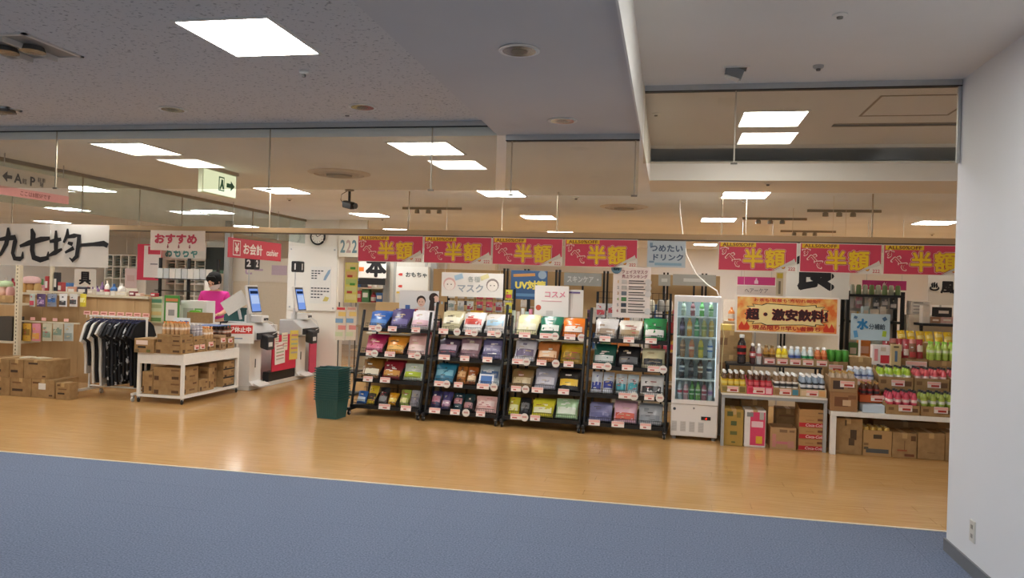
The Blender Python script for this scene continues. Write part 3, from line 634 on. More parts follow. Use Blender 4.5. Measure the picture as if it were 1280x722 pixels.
def fill(proto, label, group, x0, y0, z, nx, ny, dx, dy, jit=.001):
    for j in range(ny):
        for i in range(nx):
            dup(proto, (x0+i*dx+random.uniform(-jit, jit), y0+j*dy+random.uniform(-jit, jit), z), random.uniform(0, 6), None, label, group)
# ================================================================== drinks fridge
FX, FY = .295, 8.22
t = thing('drinks_fridge', 'tall white glass-door drinks fridge with lit shelves', 'fridge', (FX, FY, 0), R(-2)); FWH = mat('eae8e6', .35, var=.01)
W, D = .47, .44
MB().box(-W/2, 0, .035, W/2, D, .37).build('base_cabinet', FWH, t, bevel=.008)
for k in (-.12, -.03, .06, .15):
    v = MB().box(-.028, -.002, .085, .028, 0, .19).build('vent', mat('d2d0cd', .5), t, (k-.08, 0, 0))
    for q in range(8): MB().box(-.024, -.004, .092+q*.0118, .024, -.002, .097+q*.0118).build('vent_slat', mat('b7b5b2', .5), v)
g = MB().box(.07, -.006, .215, .165, 0, .25).build('display_panel', DARK, t)
txt('-2', g, .118, .232, None, .018, emit('ff2a1a', 3, 'red_digits'), -.009, .02)
disc(t, 'badge', -.2, .315, .015, mat('3b4450', .4), -.003); disc(t, 'lock', -.005, .33, .01, mat('8b8d90', .3, .6), -.004)
for x in (-.2, .2):
    for y in (.05, .38): MB().lathe([(.02, 0), (.02, .036)], 10, x, y).build('foot', mat('9a9a98', .4), t)
MB().box(-W/2, 0, 1.455, W/2, D, 1.49).build('top_panel', FWH, t, bevel=.006)
for x in (-W/2, W/2-.022): MB().box(x, .38, .37, x+.022, D, 1.455).build('rear_post', FWH, t)
mb = MB(); mb.box(-W/2, -.012, .372, -W/2+.035, .012, 1.475).box(W/2-.035, -.012, .372, W/2, .012, 1.475).box(-W/2+.035, -.012, .372, W/2-.035, .012, .415).box(-W/2+.035, -.012, 1.425, W/2-.035, .012, 1.475)
dr = mb.build('door', FWH, t)
MB().box(-W/2+.035, -.002, .415, W/2-.035, .002, 1.425).build('door_glass', glass('fridge_glass', 'eef4f4', .7, .01), dr)
MB().tube([(W/2-.018, -.014, .8), (W/2-.018, -.032, .82), (W/2-.018, -.032, 1.02), (W/2-.018, -.014, 1.04)], .006, 6).build('handle', mat('c9c9c9', .3, .4), dr)
for x in (-W/2, W/2-.004): MB().box(x, .014, .37, x+.004, .38, 1.455).build('side_glass', glass('fridge_side_glass', 'eef4f4', .6, .01), t)
MB().box(-W/2+.022, D-.02, .37, W/2-.022, D, 1.455).build('back_panel', mat('e4ecee', .4), t)
MB().box(-W/2+.022, .02, .37, W/2-.022, D-.02, .385).build('inner_floor', mat('dfe8ea', .4), t)
for x in (-W/2+.03, W/2-.04): MB().box(x, .03, .45, x+.006, .042, 1.42).build('light_strip', emit('e8f6ff', 1.6, 'fridge_led'), t)
MB().box(-.18, .06, 1.44, .18, .1, 1.455).build('light_strip', emit('e8f6ff', 14, 'fridge_top_led'), t)
SZ = (.398, .625, .845, 1.065, 1.275)
for z in SZ[1:]:
    s_ = MB().box(-W/2+.024, .05, z-.006, W/2-.024, .39, z).build('glass_shelf', mat('d4e2e6', .2, alpha=.55), t)
    MB().box(-W/2+.024, .046, z-.016, W/2-.024, .05, z+.002).build('shelf_edge', mat('e9f0f2', .3), s_)
BT = {}
def bt(key, *a):
    if key not in BT: BT[key] = bottle(*a)
    return BT[key]
FB = [[('silver-capped mineral water', 'slim', 'bcc4cc', 'd9dde4', '9aa0aa', 'c04a5a'), ('pink soda', 'slim', 'd9a8ae', 'e9d2d4', 'e6e6e6', 'c8405a'), ('green soda', 'slim', '5fa04a', 'd4ead0', '4c8c3c', '3f8f3f'), ('lime soda', 'slim', '9ac66a', 'e3efd8', '57a03c', '4a9a3a'), ('dark pink soda', 'slim', 'b86a78', 'ecd4d8', '4b3c3c', 'a03048'), ('clear soda', 'slim', 'c6d0d6', 'c4a8c0', 'd4d6da', '8a6aa0')],
      [('dark cola', 'pet', '2c2426', 'd0d6de', '2a2a30', '6a7686'), ('black coffee', 'pet', '241e1e', '2e3038', '202024', '8f949c'), ('brown tea', 'pet', '5a3a26', 'e6dfd0', '3a2a22', '8a6a4a'), ('grey sports drink', 'pet', 'aeb6be', 'e6e8ea', '6a4a3c', '4a5a78')],
      [('milk tea', 'pet', '9a7a5c', 'c8a27c', 'e8e4dc', '6a4a38'), ('peach tea', 'pet', 'd08a62', 'c66a4c', 'e8e4dc', 'f0dcd0'), ('lemon drink', 'pet', 'e2cf5a', 'dcc838', 'e6e6dc', '7f9a3a'), ('blue sports drink', 'pet', 'b9cfe0', '3f74b8', 'e8ecf0', 'e8eef4')],
      [('grape juice', 'slim', '3a2636', '4a3a5c', '4a3a5c', '9a8aa8'), ('orange juice', 'slim', 'd89a3c', 'e2b45c', 'd8c86a', 'f0e2b8'), ('melon soda', 'slim', '5fae7c', 'cfe4d4', '3f9a5c', '2f8a5a'), ('jasmine tea', 'slim', 'b8b06a', 'c9c08a', 'e0dccf', '6a8a4a'), ('apple drink', 'slim', 'd2b05c', 'e0cf9a', 'e4e4da', 'a08a3a')],
      [('canned plum', 'mini', 'a9b09a', '8fa08a', '4a5a4a', 'd0d8c8'), ('red can-like', 'mini', '7c3a3c', '8a4a50', '3a2a2a', 'd8c0bc'), ('green tea', 'mini', '5a9a4a', '4f9a3f', '3f8a3a', 'e4ecd8'), ('roasted tea', 'mini', '8fae7a', 'b9cfa6', 'd9dcd2', '3f8a4a')]]
Fm = Matrix.Translation((FX, FY, 0)) @ Matrix.Rotation(R(-2), 4, 'Z')
for k, row in enumerate(FB):
    n = len(row); nm = ('bottom', 'second', 'middle', 'fourth', 'top')[k]
    for i, (w_, kd, li, la, ca, l2) in enumerate(row):
        pr = bottle(kd, li, la, ca, l2); x = (i-(n-1)/2)*(.37/n)
        for j in range(2):
            p = Fm @ Vector((x, .1+j*.1, SZ[k]+.001))
            dup(pr, p, 0, None, f'{w_} bottle on the {nm} shelf of the drinks fridge', f'{w_} bottles in the fridge')
        hide_proto(pr)
# white cable from the ceiling to the fridge
t = MB().tube([at(850, 262, 8.35), at(853, 290, 8.35), at(858, 318, 8.35), at(870, 342, 8.38), at(885, 356, 8.4), at(896, 363, 8.42), at(899, 371, 8.44), (FX+.21, 8.45, 1.487)], .006, 6).build('power_cable', mat('efece4', .5), smooth=True, label='white power cable running up from the drinks fridge', cat='cable')
MB().tube([at(850, 262, 8.35), tuple(atz(850, 250, 2.53)[:2])+(2.53,)], .006, 6).build('cable_drop', mat('efece4', .5), t)
MB().tube([at(902, 404, 8.46), at(905, 420, 8.46), at(903, 440, 8.46), at(902, 459, 8.46), at(904, 485, 8.45)], .005, 6).build('power_cable', mat('e2cf9a', .5), smooth=True, label='pale cord hanging beside the drinks fridge', cat='cable')
# ================================================================== table beside the fridge
T1X, T1Y = 1.05, 8.03
t = thing('display_table', 'pale metal table with drink cartons beside the fridge', 'table', (T1X, T1Y, 0))
W, D, H = 1.0, .6, .53
MB().box(-W/2, 0, H-.02, W/2, D, H).build('table_top', mat('ebe7dd', .4), t, bevel=.003)
for y in (.004, D-.02): MB().box(-W/2, y, H-.05, W/2, y+.016, H-.021).build('apron', mat('a9adae', .4, .4), t)
for x in (-W/2+.002, W/2-.032):
    for y in (.004, D-.034): MB().box(x, y, 0, x+.03, y+.03, H-.051).build('leg', mat('b5b8b8', .4, .4), t)
ZT = H+.001
cs = [('tan', 'b39a5c', 'yellow-labelled tea', ('pet', '6b4a2a', 'e2bf2a', 'efeeea', 'f0dc7a')), ('pink', 'd9506a', 'red-labelled tea', ('pet', '5c3a2c', 'c9363f', 'efeeea', 'e07078')),
      ('kraft', 'b08a5c', 'white-labelled tea', ('pet', '8f7252', 'e9e6df', 'efeeea', '3a3a3a')), ('cream', 'c9b48c', 'black-labelled water', ('pet', '93a3b4', '2b3038', 'f2f2f0', 'dfe3e8'))]
cx = [x for x in (.665, .915, 1.165, 1.415)]
for (cw, cc, bl, args), x in zip(cs, cx):
    carton(f'{cw} cut-open carton holding {bl} bottles', (x, T1Y+.145, ZT), .246, .28, .16, mat(cc, .8), open_=.48, prints=((.34, .5, .22, .7, {'tan': '7a6a36', 'pink': 'f0c4cc', 'kraft': '4f8a9c', 'cream': 'd8a46a'}[cw]), (-.35, .5, .2, .6, {'tan': '8a7a46', 'pink': 'c9304a', 'kraft': '9a744a', 'cream': 'e0c4a0'}[cw])), tape=False)
    price(f'red and white price card on the {cw} bottle carton', (x-.01, T1Y+.003, ZT+.012), .11, .055, rx=-3)
    pr = bottle(*args)
    fill(pr, f'{bl} bottle in the {cw} carton', f'bottles in the {cw} carton', x-.087, T1Y+.05, ZT+.007, 4, 4, .058, .061); hide_proto(pr)
# black raised tier at the back of the table
t = thing('raised_shelf', 'black raised shelf at the back of the drinks table', 'shelf', (1.08, 8.34, ZT)); Z2 = .27
MB().box(-.47, 0, Z2-.02, .47, .28, Z2).build('shelf_board', mat('2a2624', .5), t)
MB().box(-.47, 0, 0, .47, .012, .03).build('lower_rail', BLK, t)
for x in (-.46, .44):
    for y in (.004, .25): MB().box(x, y, 0, x+.02, y+.02, Z2-.021).build('post', BLK, t)
ZU = ZT+Z2+.001
def on_tier(px, word, args, n, ny=2, dx=.058, box=None):
    x = at(px, 440, 8.39).x; pr = bottle(*args)
    fill(pr, f'{word} bottle on the black raised shelf', f'{word} bottles on the raised shelf', x, 8.385, ZU+(.006 if box else 0), n, ny, dx, .065); hide_proto(pr)
    if box:
        carton(f'shallow {box[0]} tray under the {word} bottles', (x+(n-1)*dx/2, 8.345+.065*ny/2+.008, ZU), n*dx+.0135, .065*ny+.01, .1, mat(box[1], .8), open_=.8, tape=False)
        price(f'pink price card under the {word} bottles', (x+(n-1)*dx/2, 8.345, ZU+.015), .1, .05, rx=-3)
on_tier(927, 'large dark cola', ('big', '2a1a18', 'b8342e', 'e9e6e0', '1d1414'), 1, 1)
on_tier(941, 'red cola', ('pet', '4a2a28', 'b23a3c', 'e9e6e0', 'e4cfcc'), 1, 2)
on_tier(949, 'white-topped milk drink', ('pet', 'd0cdc9', 'c9c6c2', 'efeeea', 'b86a6a'), 1, 2)
on_tier(958, 'amber tea', ('slim', 'a8793a', 'c9983c', '7a5a2a', '6a4a1c'), 2, 2, .058, ('brown', '8a6a5c'))
on_tier(974, 'bright yellow lemon', ('slim', 'e8d02a', 'e2c822', 'efeeea', 'f3e88a'), 2, 2, .058, ('kraft', 'a9875a'))
on_tier(990, 'pale blue water', ('slim', 'c6d6e2', 'aebfd6', 'eef0f2', '4a62a8'), 2, 2, .058, ('brown kraft', 'a5845a'))
on_tier(1006, 'clear soda', ('slim', 'ccd8d6', 'd6dedb', 'e9eeee', '2f8f5a'), 2, 2, .058, ('plain kraft', 'a98a60'))
on_tier(1023, 'orange tea', ('slim', 'c9703c', 'd2834a', 'eeece8', 'b0522a'), 2, 2, .058, ('light kraft', 'ab8c62'))
# cartons under the table
def px_carton(label, x0, y0, x1, y1, Y, d_, m=None, **k):
    cx_, zb, w_, h_ = span(x0, y0, x1, y1, Y); zb = k.pop('z', zb)
    return carton(label, (cx_, Y+d_/2, zb), w_, d_, h_, m, **k), zb+h_
px_carton('upright mustard carton with green print under the drinks table', 905, 513, 929, 558, 8.075, .28, mat('b59448', .8), z=0.001, prints=((0, .62, .3, .12, '55603a'), (0, .35, .36, .1, '6a6e3c'), (-.2, .88, .3, .13, '5e6238'), (.25, .86, .2, .15, '8a7a3c'), (0, .1, .2, .04, '6a6e3c')))
o, _ = px_carton('upright pink and white carton under the drinks table', 930.5, 514, 957, 560, 8.07, .28, mat('e9e3de', .7), z=0.001, prints=((.12, .5, .7, .9, 'e0486e'), (-.36, .3, .2, .5, 'ece6e2'), (.1, .62, .55, .16, 'f3cdd6'), (.2, .2, .3, .2, 'e8b83a'), (-.25, .88, .3, .12, '8a8a8a'), (.3, .85, .2, .2, 'b8b4b2')))
px_carton('low open kraft carton with pink print under the drinks table', 963, 538, 995, 565, 8.05, .26, mat('b99468', .8), z=0.001, open_=1, prints=((0, .85, .3, .14, '8a6a4c'), (0, .3, .55, .12, 'c87a80'), (-.36, .4, .14, .6, 'c9877f'), (.33, .85, .2, .1, '8a6a4c'), (.3, .25, .25, .3, 'c08a7c')))
zc = .001
for k in range(4):
    x0, y0, x1, y1 = 998, 0, 1032, 14; cx_, _, w_, _ = span(998, 540, 1032, 554, 8.07); h_ = .112
    lb = ('bottom kraft drink carton with red stripe in the stack of four', 'second kraft drink carton with red stripe in the stack of four', 'third kraft drink carton with red stripe in the stack of four', 'topmost open kraft carton in the red-striped stack')[k]
    o = carton(lb, (cx_+.003*(k % 2), 8.07+.14, zc), w_, .28, h_, mat('b98d5a', .8), group=None, prints=((0, .24, .98, .36, 'c42f38'), (.3, .72, .22, .2, '7a4a30'), (-.1, .66, .3, .1, 'a87a4a')) if k < 3 else ((.3, .5, .22, .2, '7a5a3c'),), open_=.6 if k == 3 else 0, tape=False)
    if k < 3: txt('Coca-Cola', o, .02, h_*.24, None, h_*.25, mat('f3e0dc', .6), -.145, .015, 'print', shear=.25)
    zc += h_+.001
px_carton('plain carton at the back under the drinks table', 926, 500, 960, 552, 8.36, .22, CARD2, z=0.001)
px_carton('wide brown carton at the back behind the kraft cartons', 970, 512, 1000, 556, 8.36, .22, CARD, z=0.001, prints=((0, .8, .8, .05, '8d6a4a'),))
# pale cartons stacked behind the fridge
zz = .001
for k, h_ in enumerate((.3, .28, .28, .26)):
    carton(f"{('lowest', 'second', 'third', 'topmost')[k]} kraft carton in the stack behind fridge and drinks table", (.68, 8.87, zz), .42, .38, h_, None, prints=((-.2, .55, .2, .3, '7c5a38'), (.2, .3, .3, .1, '8a6a44'))); zz += h_+.001
carton('yellow-topped kraft carton on the stack behind the drinks table', (.7, 8.87, zz), .4, .36, .06, mat('d8b95a', .7))
# ================================================================== white table by the wall end
T2X0, T2X1, T2Y, H2 = 1.575, 3.1, 7.98, .415
t = thing('low_table', 'low white display table with juice cartons near the wall end', 'table', ((T2X0+T2X1)/2, T2Y, 0)); W = T2X1-T2X0
MB().box(-W/2, 0, H2-.045, W/2, .62, H2).build('table_top', mat('f0ede6', .4), t, bevel=.003)
for x in (-W/2, W/2-.05):
    for y in (0, .57): MB().box(x, y, 0, x+.05, y+.05, H2-.046).build('leg', mat('f0ede6', .4), t)
ZL = H2+.001
px_carton('tall kraft carton with sideways dark print under the white table', 1042.5, 525.8, 1078, 570, 8.04, .3, None, z=0.001, prints=((.18, .55, .22, .28, '4e3c2a'), (.12, .35, .2, .2, '5a4630'), (-.38, .5, .14, .8, '9a7a50'), (-.1, .88, .06, .16, '5a4630')))
o, zt = px_carton('kraft carton with dark label band and cans on top', 1079, 541, 1114.5, 573, 8.03, .28, mat('b5905f', .8), z=0.001, open_=1, prints=((0, .2, .8, .16, '5a5a58'), (.0, .76, .3, .16, '4a3a2a'), (-.4, .45, .16, .1, '8a6a44'), (-.4, .3, .16, .1, '6a5a44')))
pr = bottle('slim_can', 'c9a24a', 'd8b25a', 'e8dcae'); w_ = o.children[0].dimensions.x
MB().box(-.11, -.12, .007, .11, .12, zt-.0965).build('inner_pad', CARD, o)
fill(pr, 'gold-lidded can standing in the carton under the white table', 'gold cans under the white table', o.location.x-w_/2+.034, 8.085, zt-.0957, 4, 3, (w_-.068)/3, .075); hide_proto(pr)
px_carton('kraft carton with flaps closed under the white table', 1115.5, 543, 1146, 574, 8.03, .28, None, z=0.001, prints=((0, .5, .02, .4, '6a4a2c'), (-.1, .3, .4, .06, 'a05a3a'), (.35, .8, .2, .2, '6a4a2c'), (.2, .12, .4, .1, '7a4a30')))
px_carton('taped kraft carton beside the wall end under the white table', 1147, 544, 1181, 577, 8.04, .28, None, z=0.001, prints=((0, .25, .3, .02, '8a6a44'),))
px_carton('plain kraft carton half hidden behind the white wall end', 1182, 543, 1212, 578, 8.04, .28, None, z=0.001)
carton('long carton at the back under the white table', (2.35, 8.46, .001), .6, .22, .3, CARD2)
# goods on the white table
def px_open(label, x0, y0, x1, y1, Y, d_, z, m=None, op=.6, **k):
    cx_, _, w_, h_ = span(x0, y0, x1, y1, Y); h_ = k.pop('h', h_)
    o = carton(label, (cx_, Y+d_/2, z), w_, d_, h_, m, open_=op, tape=False, **k); return o, cx_, w_
COF = mat('a27850', .8)
o, zt = px_carton('lower brown coffee carton stacked on the white table', 1038, 492, 1072, 516, 8.0, .26, COF, z=ZL, prints=((-.1, .5, .5, .5, '7a5034'), (.1, .45, .3, .3, 'd2b490'), (.3, .75, .3, .2, '8a6040')), tape=False)
o, cx_, w_ = px_open('upper brown coffee carton holding gold-capped cans', 1038, 466, 1072, 491, 8.0, .26, zt+.001, mat('a5835c', .8), .9, h=.15, prints=((-.2, .5, .4, .6, '4a3a34'), (.3, .4, .3, .3, '8a6a48')))
price('pink price card on the upper coffee carton', (cx_+.03, 7.995, zt+.05), .13, .06, rx=-3)
pr = bottle('slim', 'b9a58c', 'cfc6b8', 'b08a4a', '8a7a6a'); fill(pr, 'gold-capped coffee bottle in the upper brown carton', 'coffee bottles in the upper brown carton', cx_-w_/2+.036, 8.05, zt+.008, 4, 3, (w_-.072)/3, .075); hide_proto(pr)
MB().box(-.1, 0, 0, .1, .14, .075).build('paper_stack', mat('c4d4e2', .6), None, (at(1092, 512, 8.03).x, 8.03, ZL), label='pale blue stack of paper on the white table', cat='paper', bevel=.003)
o, cx_, w_ = px_open('orange carton holding brown-capped bottles on the white table', 1074.5, 492, 1102.5, 505, 8.14, .155, ZL+.085, mat('c9602f', .7), .7, h=.1)
MB().box(-w_/2+.005, 0, 0, w_/2-.005, .115, .0845).build('riser_block', mat('8a7a66', .7), None, (cx_, 8.175, ZL), label='low grey riser block under the orange carton', cat='riser')
price('red price card on the orange carton', (cx_+.06, 8.135, ZL+.1), .12, .055, rx=-3)
pr = bottle('slim', '5a3a2c', 'a83a34', 'b98a4a', '3a3a3c'); fill(pr, 'brown-capped bottle in the orange carton', 'bottles in the orange carton', cx_-w_/2+.04, 8.182, ZL+.092, 3, 2, (w_-.08)/2, .07); hide_proto(pr)
ROSE = ('slim', 'cf4f64', 'e0596e', '2a2422', 'f0d9d4'); LIME = ('slim', '9cae4a', 'a9c04e', '232622', 'e9ece0')
def juice(word, args, x0, x1, Y, z, lab, nx, ny=3, pad=.042, h=.15):
    cx_, _, w_, _ = span(x0, 500, x1, 516, Y)
    bx_ = carton(lab, (cx_, Y+.125, z), w_-.004, .25, h, None, open_=.62, tape=False, prints=((.2, .5, .5, .4, '6a4a30'), (-.36, .6, .16, .3, '7a5a38')))
    MB().box(-w_/2+.01, -.118, .007, w_/2-.01, .118, .0395).build('inner_pad', CARD, bx_)
    price(f'red price card on the carton of {word} bottles', (cx_+.02, Y-.004, z+.035), .12, .06, rx=-3)
    dx = (w_-2*pad)/(nx-1); pr = bottle(*args); fill(pr, f'{word} bottle with black cap', f'{word} bottles', cx_-w_/2+pad, Y+.045, z+.04, nx, ny, dx, .075); hide_proto(pr)
juice('pink juice', ROSE, 1108, 1150, 8.0, ZL, 'kraft carton of pink juice bottles on the white table', 4)
juice('green juice', LIME, 1151, 1196, 8.0, ZL, 'kraft carton of green juice bottles on the white table', 4)
# second tier behind
t = thing('rear_riser', 'dark rear riser carrying the upper juice cartons', 'shelf', (2.36, 8.30, 0))
MB().box(-.78, 0, .60, .78, .3, .62).build('riser_board', mat('8a7458', .6), t)
for x in (-.77, 0, .73): MB().box(x, .27, H2+.001, x+.02, .295, .599).build('post', mat('3a332c', .6), t)
for x in (-.77, .73): MB().box(x, .005, H2+.001, x+.02, .025, .599).build('post', mat('3a332c', .6), t)
ZR = .621
juice('lime juice', ('slim', 'a4c62c', 'b4d23a', '1f221c', 'f0f0e6'), 1097, 1141, 8.31, ZR, 'kraft carton of lime juice bottles on the rear riser', 4, h=.2)
juice('red peach juice', ('slim', 'd6525a', 'e0646a', '2a2422', 'f0d9d4'), 1142, 1186, 8.31, ZR, 'kraft carton of red peach juice bottles on the rear riser', 4, h=.2)
juice('red grape juice', ('slim', 'c84a5a', 'd95a6c', '2a2422', 'f0d9d4'), 1187, 1215, 8.31, ZR, 'kraft carton of red grape juice bottles behind the wall end', 3, h=.2)
o, cx_, w_ = px_open('tray of white-capped water bottles on the rear riser', 1060, 455, 1096, 468, 8.31, .25, ZR, mat('a58a68', .8), .6, h=.14)
pr = bottle('slim', 'b6c4d6', '4f5f94', 'f0f2f4', 'c9d2e4'); fill(pr, 'white-capped water bottle on the rear riser', 'white-capped water bottles', cx_-.09, 8.355, ZR+.01, 4, 3, .06, .065); hide_proto(pr)
price('pink price card on the water tray', (cx_+.02, 8.305, ZR+.03), .13, .06, rx=-3)
# topmost row: cans, tall box, snack packs
ZQ = .93
for x0, x1, lb in ((1029, 1061, 'tall kraft carton stack under the green cans'), (1062, 1090, 'kraft carton behind the white-capped water bottles'), (1114, 1160, 'kraft carton under the snack packs'), (1161, 1200, 'kraft carton under the lime-capped bottles')):
    cx_, _, w_, _ = span(x0, 440, x1, 470, 8.66); Y0 = 8.66; z0 = .001
    carton(lb, (cx_, Y0+.15, z0), w_-.006, .29, ZQ-.03 if x0 > 1040 else .84, CARD, prints=((0, .8, .5, .06, '7a5a38'),))
cx_ = span(1029, 440, 1061, 470, 8.66)[0]
pr = bottle('can', '4f9a3c', '5aa544', 'c4d6b8'); fill(pr, 'green drink can on the tall kraft carton', 'green cans on the kraft carton', cx_-.1, 8.71, .842, 4, 2, .067, .07); hide_proto(pr)
price('pink price card below the green cans', (cx_, 8.655, .74), .14, .07, rx=0)
def upbox(label, x0, y0, x1, y1, Y, d_, z, m, prints=()):
    cx_, _, w_, h_ = span(x0, y0, x1, y1, Y); return carton(label, (cx_, Y+d_/2, z), w_, d_, h_, m, prints=prints, tape=False)
upbox('white box with red heart print above the lime juice', 1091, 421, 1113, 446, 8.64, .1, .831, mat('e6dcd8', .6), ((.2, .3, .5, .4, 'c4323c'), (-.3, .5, .2, .6, 'd98a8c'), (.1, .8, .3, .2, 'c9b8a8')))
upbox('tall cream box with blue print beside the heart box', 1114, 419, 1127, 446, 8.61, .04, .831, mat('cbb383', .7), ((0, .45, .25, .5, '5a7490'), (0, .88, .5, .08, '6a5a3c')))
MB().box(-.09, 0, 0, .16, .05, .83).build('box_stand', CARD2, None, (span(1091, 430, 1127, 446, 8.61)[0]-.03, 8.606, 0), label='brown stand under the heart box', cat='stand')
RSN = mat('b83a3c', .5, var=.3, scale=18)
for i, px in enumerate((1111, 1119.6, 1128.2, 1136.8, 1145.4, 1154)):
    p = at(px, 428, 8.7); pouch('snack_pack', 'red and white snack pack standing on the kraft carton', (p.x, 8.80, ZQ-.024), .067, .2, .045, ('c2454a', 'd98a80', 'b23a40')[i % 3], 'ecd9cc', -8, 0, 300+i, 'snack packs on the cartons', 'f3e0da')
for i, px in enumerate((1119, 1144)):
    p = at(px, 430, 8.62); pouch('snack_pack', 'brown and red snack box in front of the snack packs', (p.x, 8.70, ZQ-.026), .075, .16, .04, '8a5a3a', 'c23a34', -4, 0, 320+i, 'brown snack boxes on the cartons')
price('large pink price card below the snack packs', (at(1146, 442, 8.65).x, 8.65, .8), .2, .085, rx=-6)
pr = bottle('slim', 'b4cf5a', 'c3dd6a', '8fd02a', 'e6efc8'); cx_ = span(1161, 440, 1200, 470, 8.66)[0]
fill(pr, 'lime-capped bottle on the kraft carton', 'lime-capped bottles', cx_-.11, 8.71, ZQ-.028, 5, 2, .066, .07); hide_proto(pr)
for k in range(7):
    pouch('yellow_pack', 'bright yellow snack bag piled behind the lime-capped bottles', (cx_-.29+k*.092, 9.08, 1.074), .084, .12, .06, 'e8c41f', 'f3e08a', -30, R(random.uniform(-4, 4)), 340+k, 'yellow bags behind the bottles')
carton('kraft carton under the yellow snack bags', (cx_-.02, 9.13, .001), .62, .3, 1.06, CARD)
# ================================================================== left: cartons on the floor and the wooden gondola
GRP = None
def pc(label, x0, x1, Y, z, h_, d_, m=None, prints=()):
    cx_, _, w_, _ = span(x0, 470, x1, 490, Y); return carton(label, (cx_, Y+d_/2, z), w_, d_, h_, m, prints=prints)
LP = ((-.2, .75, .4, .08, '7c5a38'), (-.15, .35, .5, .13, '4a3626'))
pc('lower kraft carton at the end of the stack by the shelf post', -14, 12.4, 8.12, .001, .225, .4, prints=LP)
pc('lower kraft carton in the middle of the stack', 13, 39, 8.12, .001, .225, .4, prints=LP)
o = pc('lower kraft carton with a white slip by the clothes rail', 39.6, 68, 8.12, .001, .225, .4, prints=((-.3, .8, .3, .1, '6a4a2c'), (.35, .15, .15, .08, '5a3f28')))
patch(o, 'white_slip', -.01, .14, .1, .075, mat('ece8e0', .6), -.204)
pc('upper kraft carton at the end of the stack by the shelf post', -14, 10.6, 8.12, .227, .225, .38, prints=LP)
pc('upper kraft carton in the middle of the stack', 11.3, 28.6, 8.12, .227, .225, .38, prints=LP)
pc('upper wide kraft carton with a dark logo by the clothes rail', 29.2, 58, 8.12, .227, .225, .38, prints=((-.1, .82, .4, .1, '4a3626'), (.38, .15, .14, .08, '5a3f28')))
pc('small square kraft carton beside the clothes rail foot', 70, 87, 8.10, .001, .2, .14, prints=((-.3, .85, .2, .1, '6a4a2c'), (0, .62, .6, .07, '7c5a38'), (-.1, .36, .5, .1, '3f2e20')))
for i, (px, w_, c) in enumerate(((34, .12, 'd9d2c0'), (48, .2, 'cfc5ac'))):
    p = at(px, 450, 8.3); o = MB().box(-w_/2, 0, 0, w_/2, .16, .012).build('flat_pack', mat(c, .4), None, (p.x, 8.25, .4535), (0, 0, R(12-30*i)), label=('clear flat pack lying on the middle carton', 'clear flat pack lying on the wide carton')[i], cat='package', bevel=.004)
PNL = surf('panel_wood', 'b08d60', 'c09d70', 6, .6, .35, .65, 4, stretch=(1, 1, .15)); IV = mat('d8cdb2', .5)
t = thing('wooden_gondola', 'tall wooden-backed shelf unit with ivory posts behind the cartons', 'shelf', (0, 9.1, 0))
e = [at(p_, 400, 9.1).x for p_ in (-30, 26, 53, 98, 121, 168, 186)]
zt = at(120, 371, 9.1).z
for a, b in zip(e, e[1:]): MB().box(a+.002, 0, .06, b-.002, .03, zt).build('back_panel', PNL, t)
MB().box(e[0], -.03, zt, e[-1], .06, zt+.03).build('top_board', IV, t)
MB().box(e[0], -.4, .1, e[3], 0, .13).build('base_shelf', IV, t)
for px in (22.5,):
    x = at(px, 400, 8.75).x; q = MB().box(x-.03, -.38, 0, x+.03, -.32, 1.72).build('post', IV, t)
    for k in range(30): MB().box(x-.006, -.383, .25+k*.048, x+.006, -.38, .272+k*.048).build('slot_hole', mat('6d6450', .6), q)
x = at(65, 350, 9.07).x; MB().box(x-.02, -.05, zt, x+.02, -.01, 1.75).build('post', IV, t)
for z, px0, px1 in ((at(30, 379, 8.75).z, -30, 25), (at(30, 427, 8.75).z, -30, 25)):
    a, b = at(px0, 400, 8.75).x, at(px1, 400, 8.75).x; MB().box(a, -.35, z-.03, b, -.205 if z > .9 else 0, z).build('side_shelf', IV, t)
zA, zB = at(70, 366, 8.95).z, at(70, 404, 8.85).z
xa, xb = at(33, 380, 8.95).x, at(103, 380, 8.95).x
MB().box(xa, -.16, zA, xb, -.14, zA+.025).build('hook_bar', IV, t)
MB().box(xa, -.26, zB, xb+.05, -.24, zB+.02).build('hook_bar', IV, t)
def hang(name, label, x0, y0, x1, y1, Y, col, band, group, seed=0):
    cx_, zb, w_, h_ = span(x0, y0, x1, y1, Y)
    return pouch(name, label, (cx_, Y, zb), w_, h_, .03, col, band, 0, 0, seed, group)
for i, (x0, x1, c, b, wd) in enumerate(((46, 57, '5c4a7a', 'b090c0', 'purple'), (59, 71, '8a90a0', '3f6aa8', 'grey and blue'), (74, 84, 'e4e2e0', '3a3a40', 'white and black'), (87, 97, 'dcd8d2', '4a4a4e', 'pale and black'), (100, 108, 'e0cc3a', 'f0e8a0', 'yellow'), (37, 44, 'c4d0c8', 'd8546a', 'green and pink'))):
    hang('hanging_pack', f'{wd} blister pack hanging from the upper hook bar', x0, 367, x1, 383, 8.92, c, b, None, 400+i)
for i, (x0, x1, c, b, wd) in enumerate(((28, 39, 'd9a93a', '8a6a1c', 'mustard yellow'), (40, 51, 'd98a96', 'e0a04a', 'pink and orange'), (53, 65, 'ccc4a8', '8aa08a', 'pale clear'), (66, 79, 'c4bca4', '7c9080', 'greyish clear'), (80, 92, 'b9bcb4', '8f9a94', 'silver'))):
    hang('hanging_pack', f'{wd} bag hanging from the lower hook bar', x0, 404, x1, 426, 8.82, c, b, None, 410+i)
for i in range(4):
    p = at(40+i*14, 398, 8.82); card('pink_tag', 'small pink tag above the lower hook bar', 'price card', (p.x, 8.83, zB+.03), .07, .04, TAGP, 0, 0, .002, 'pink tags on the hook bar')
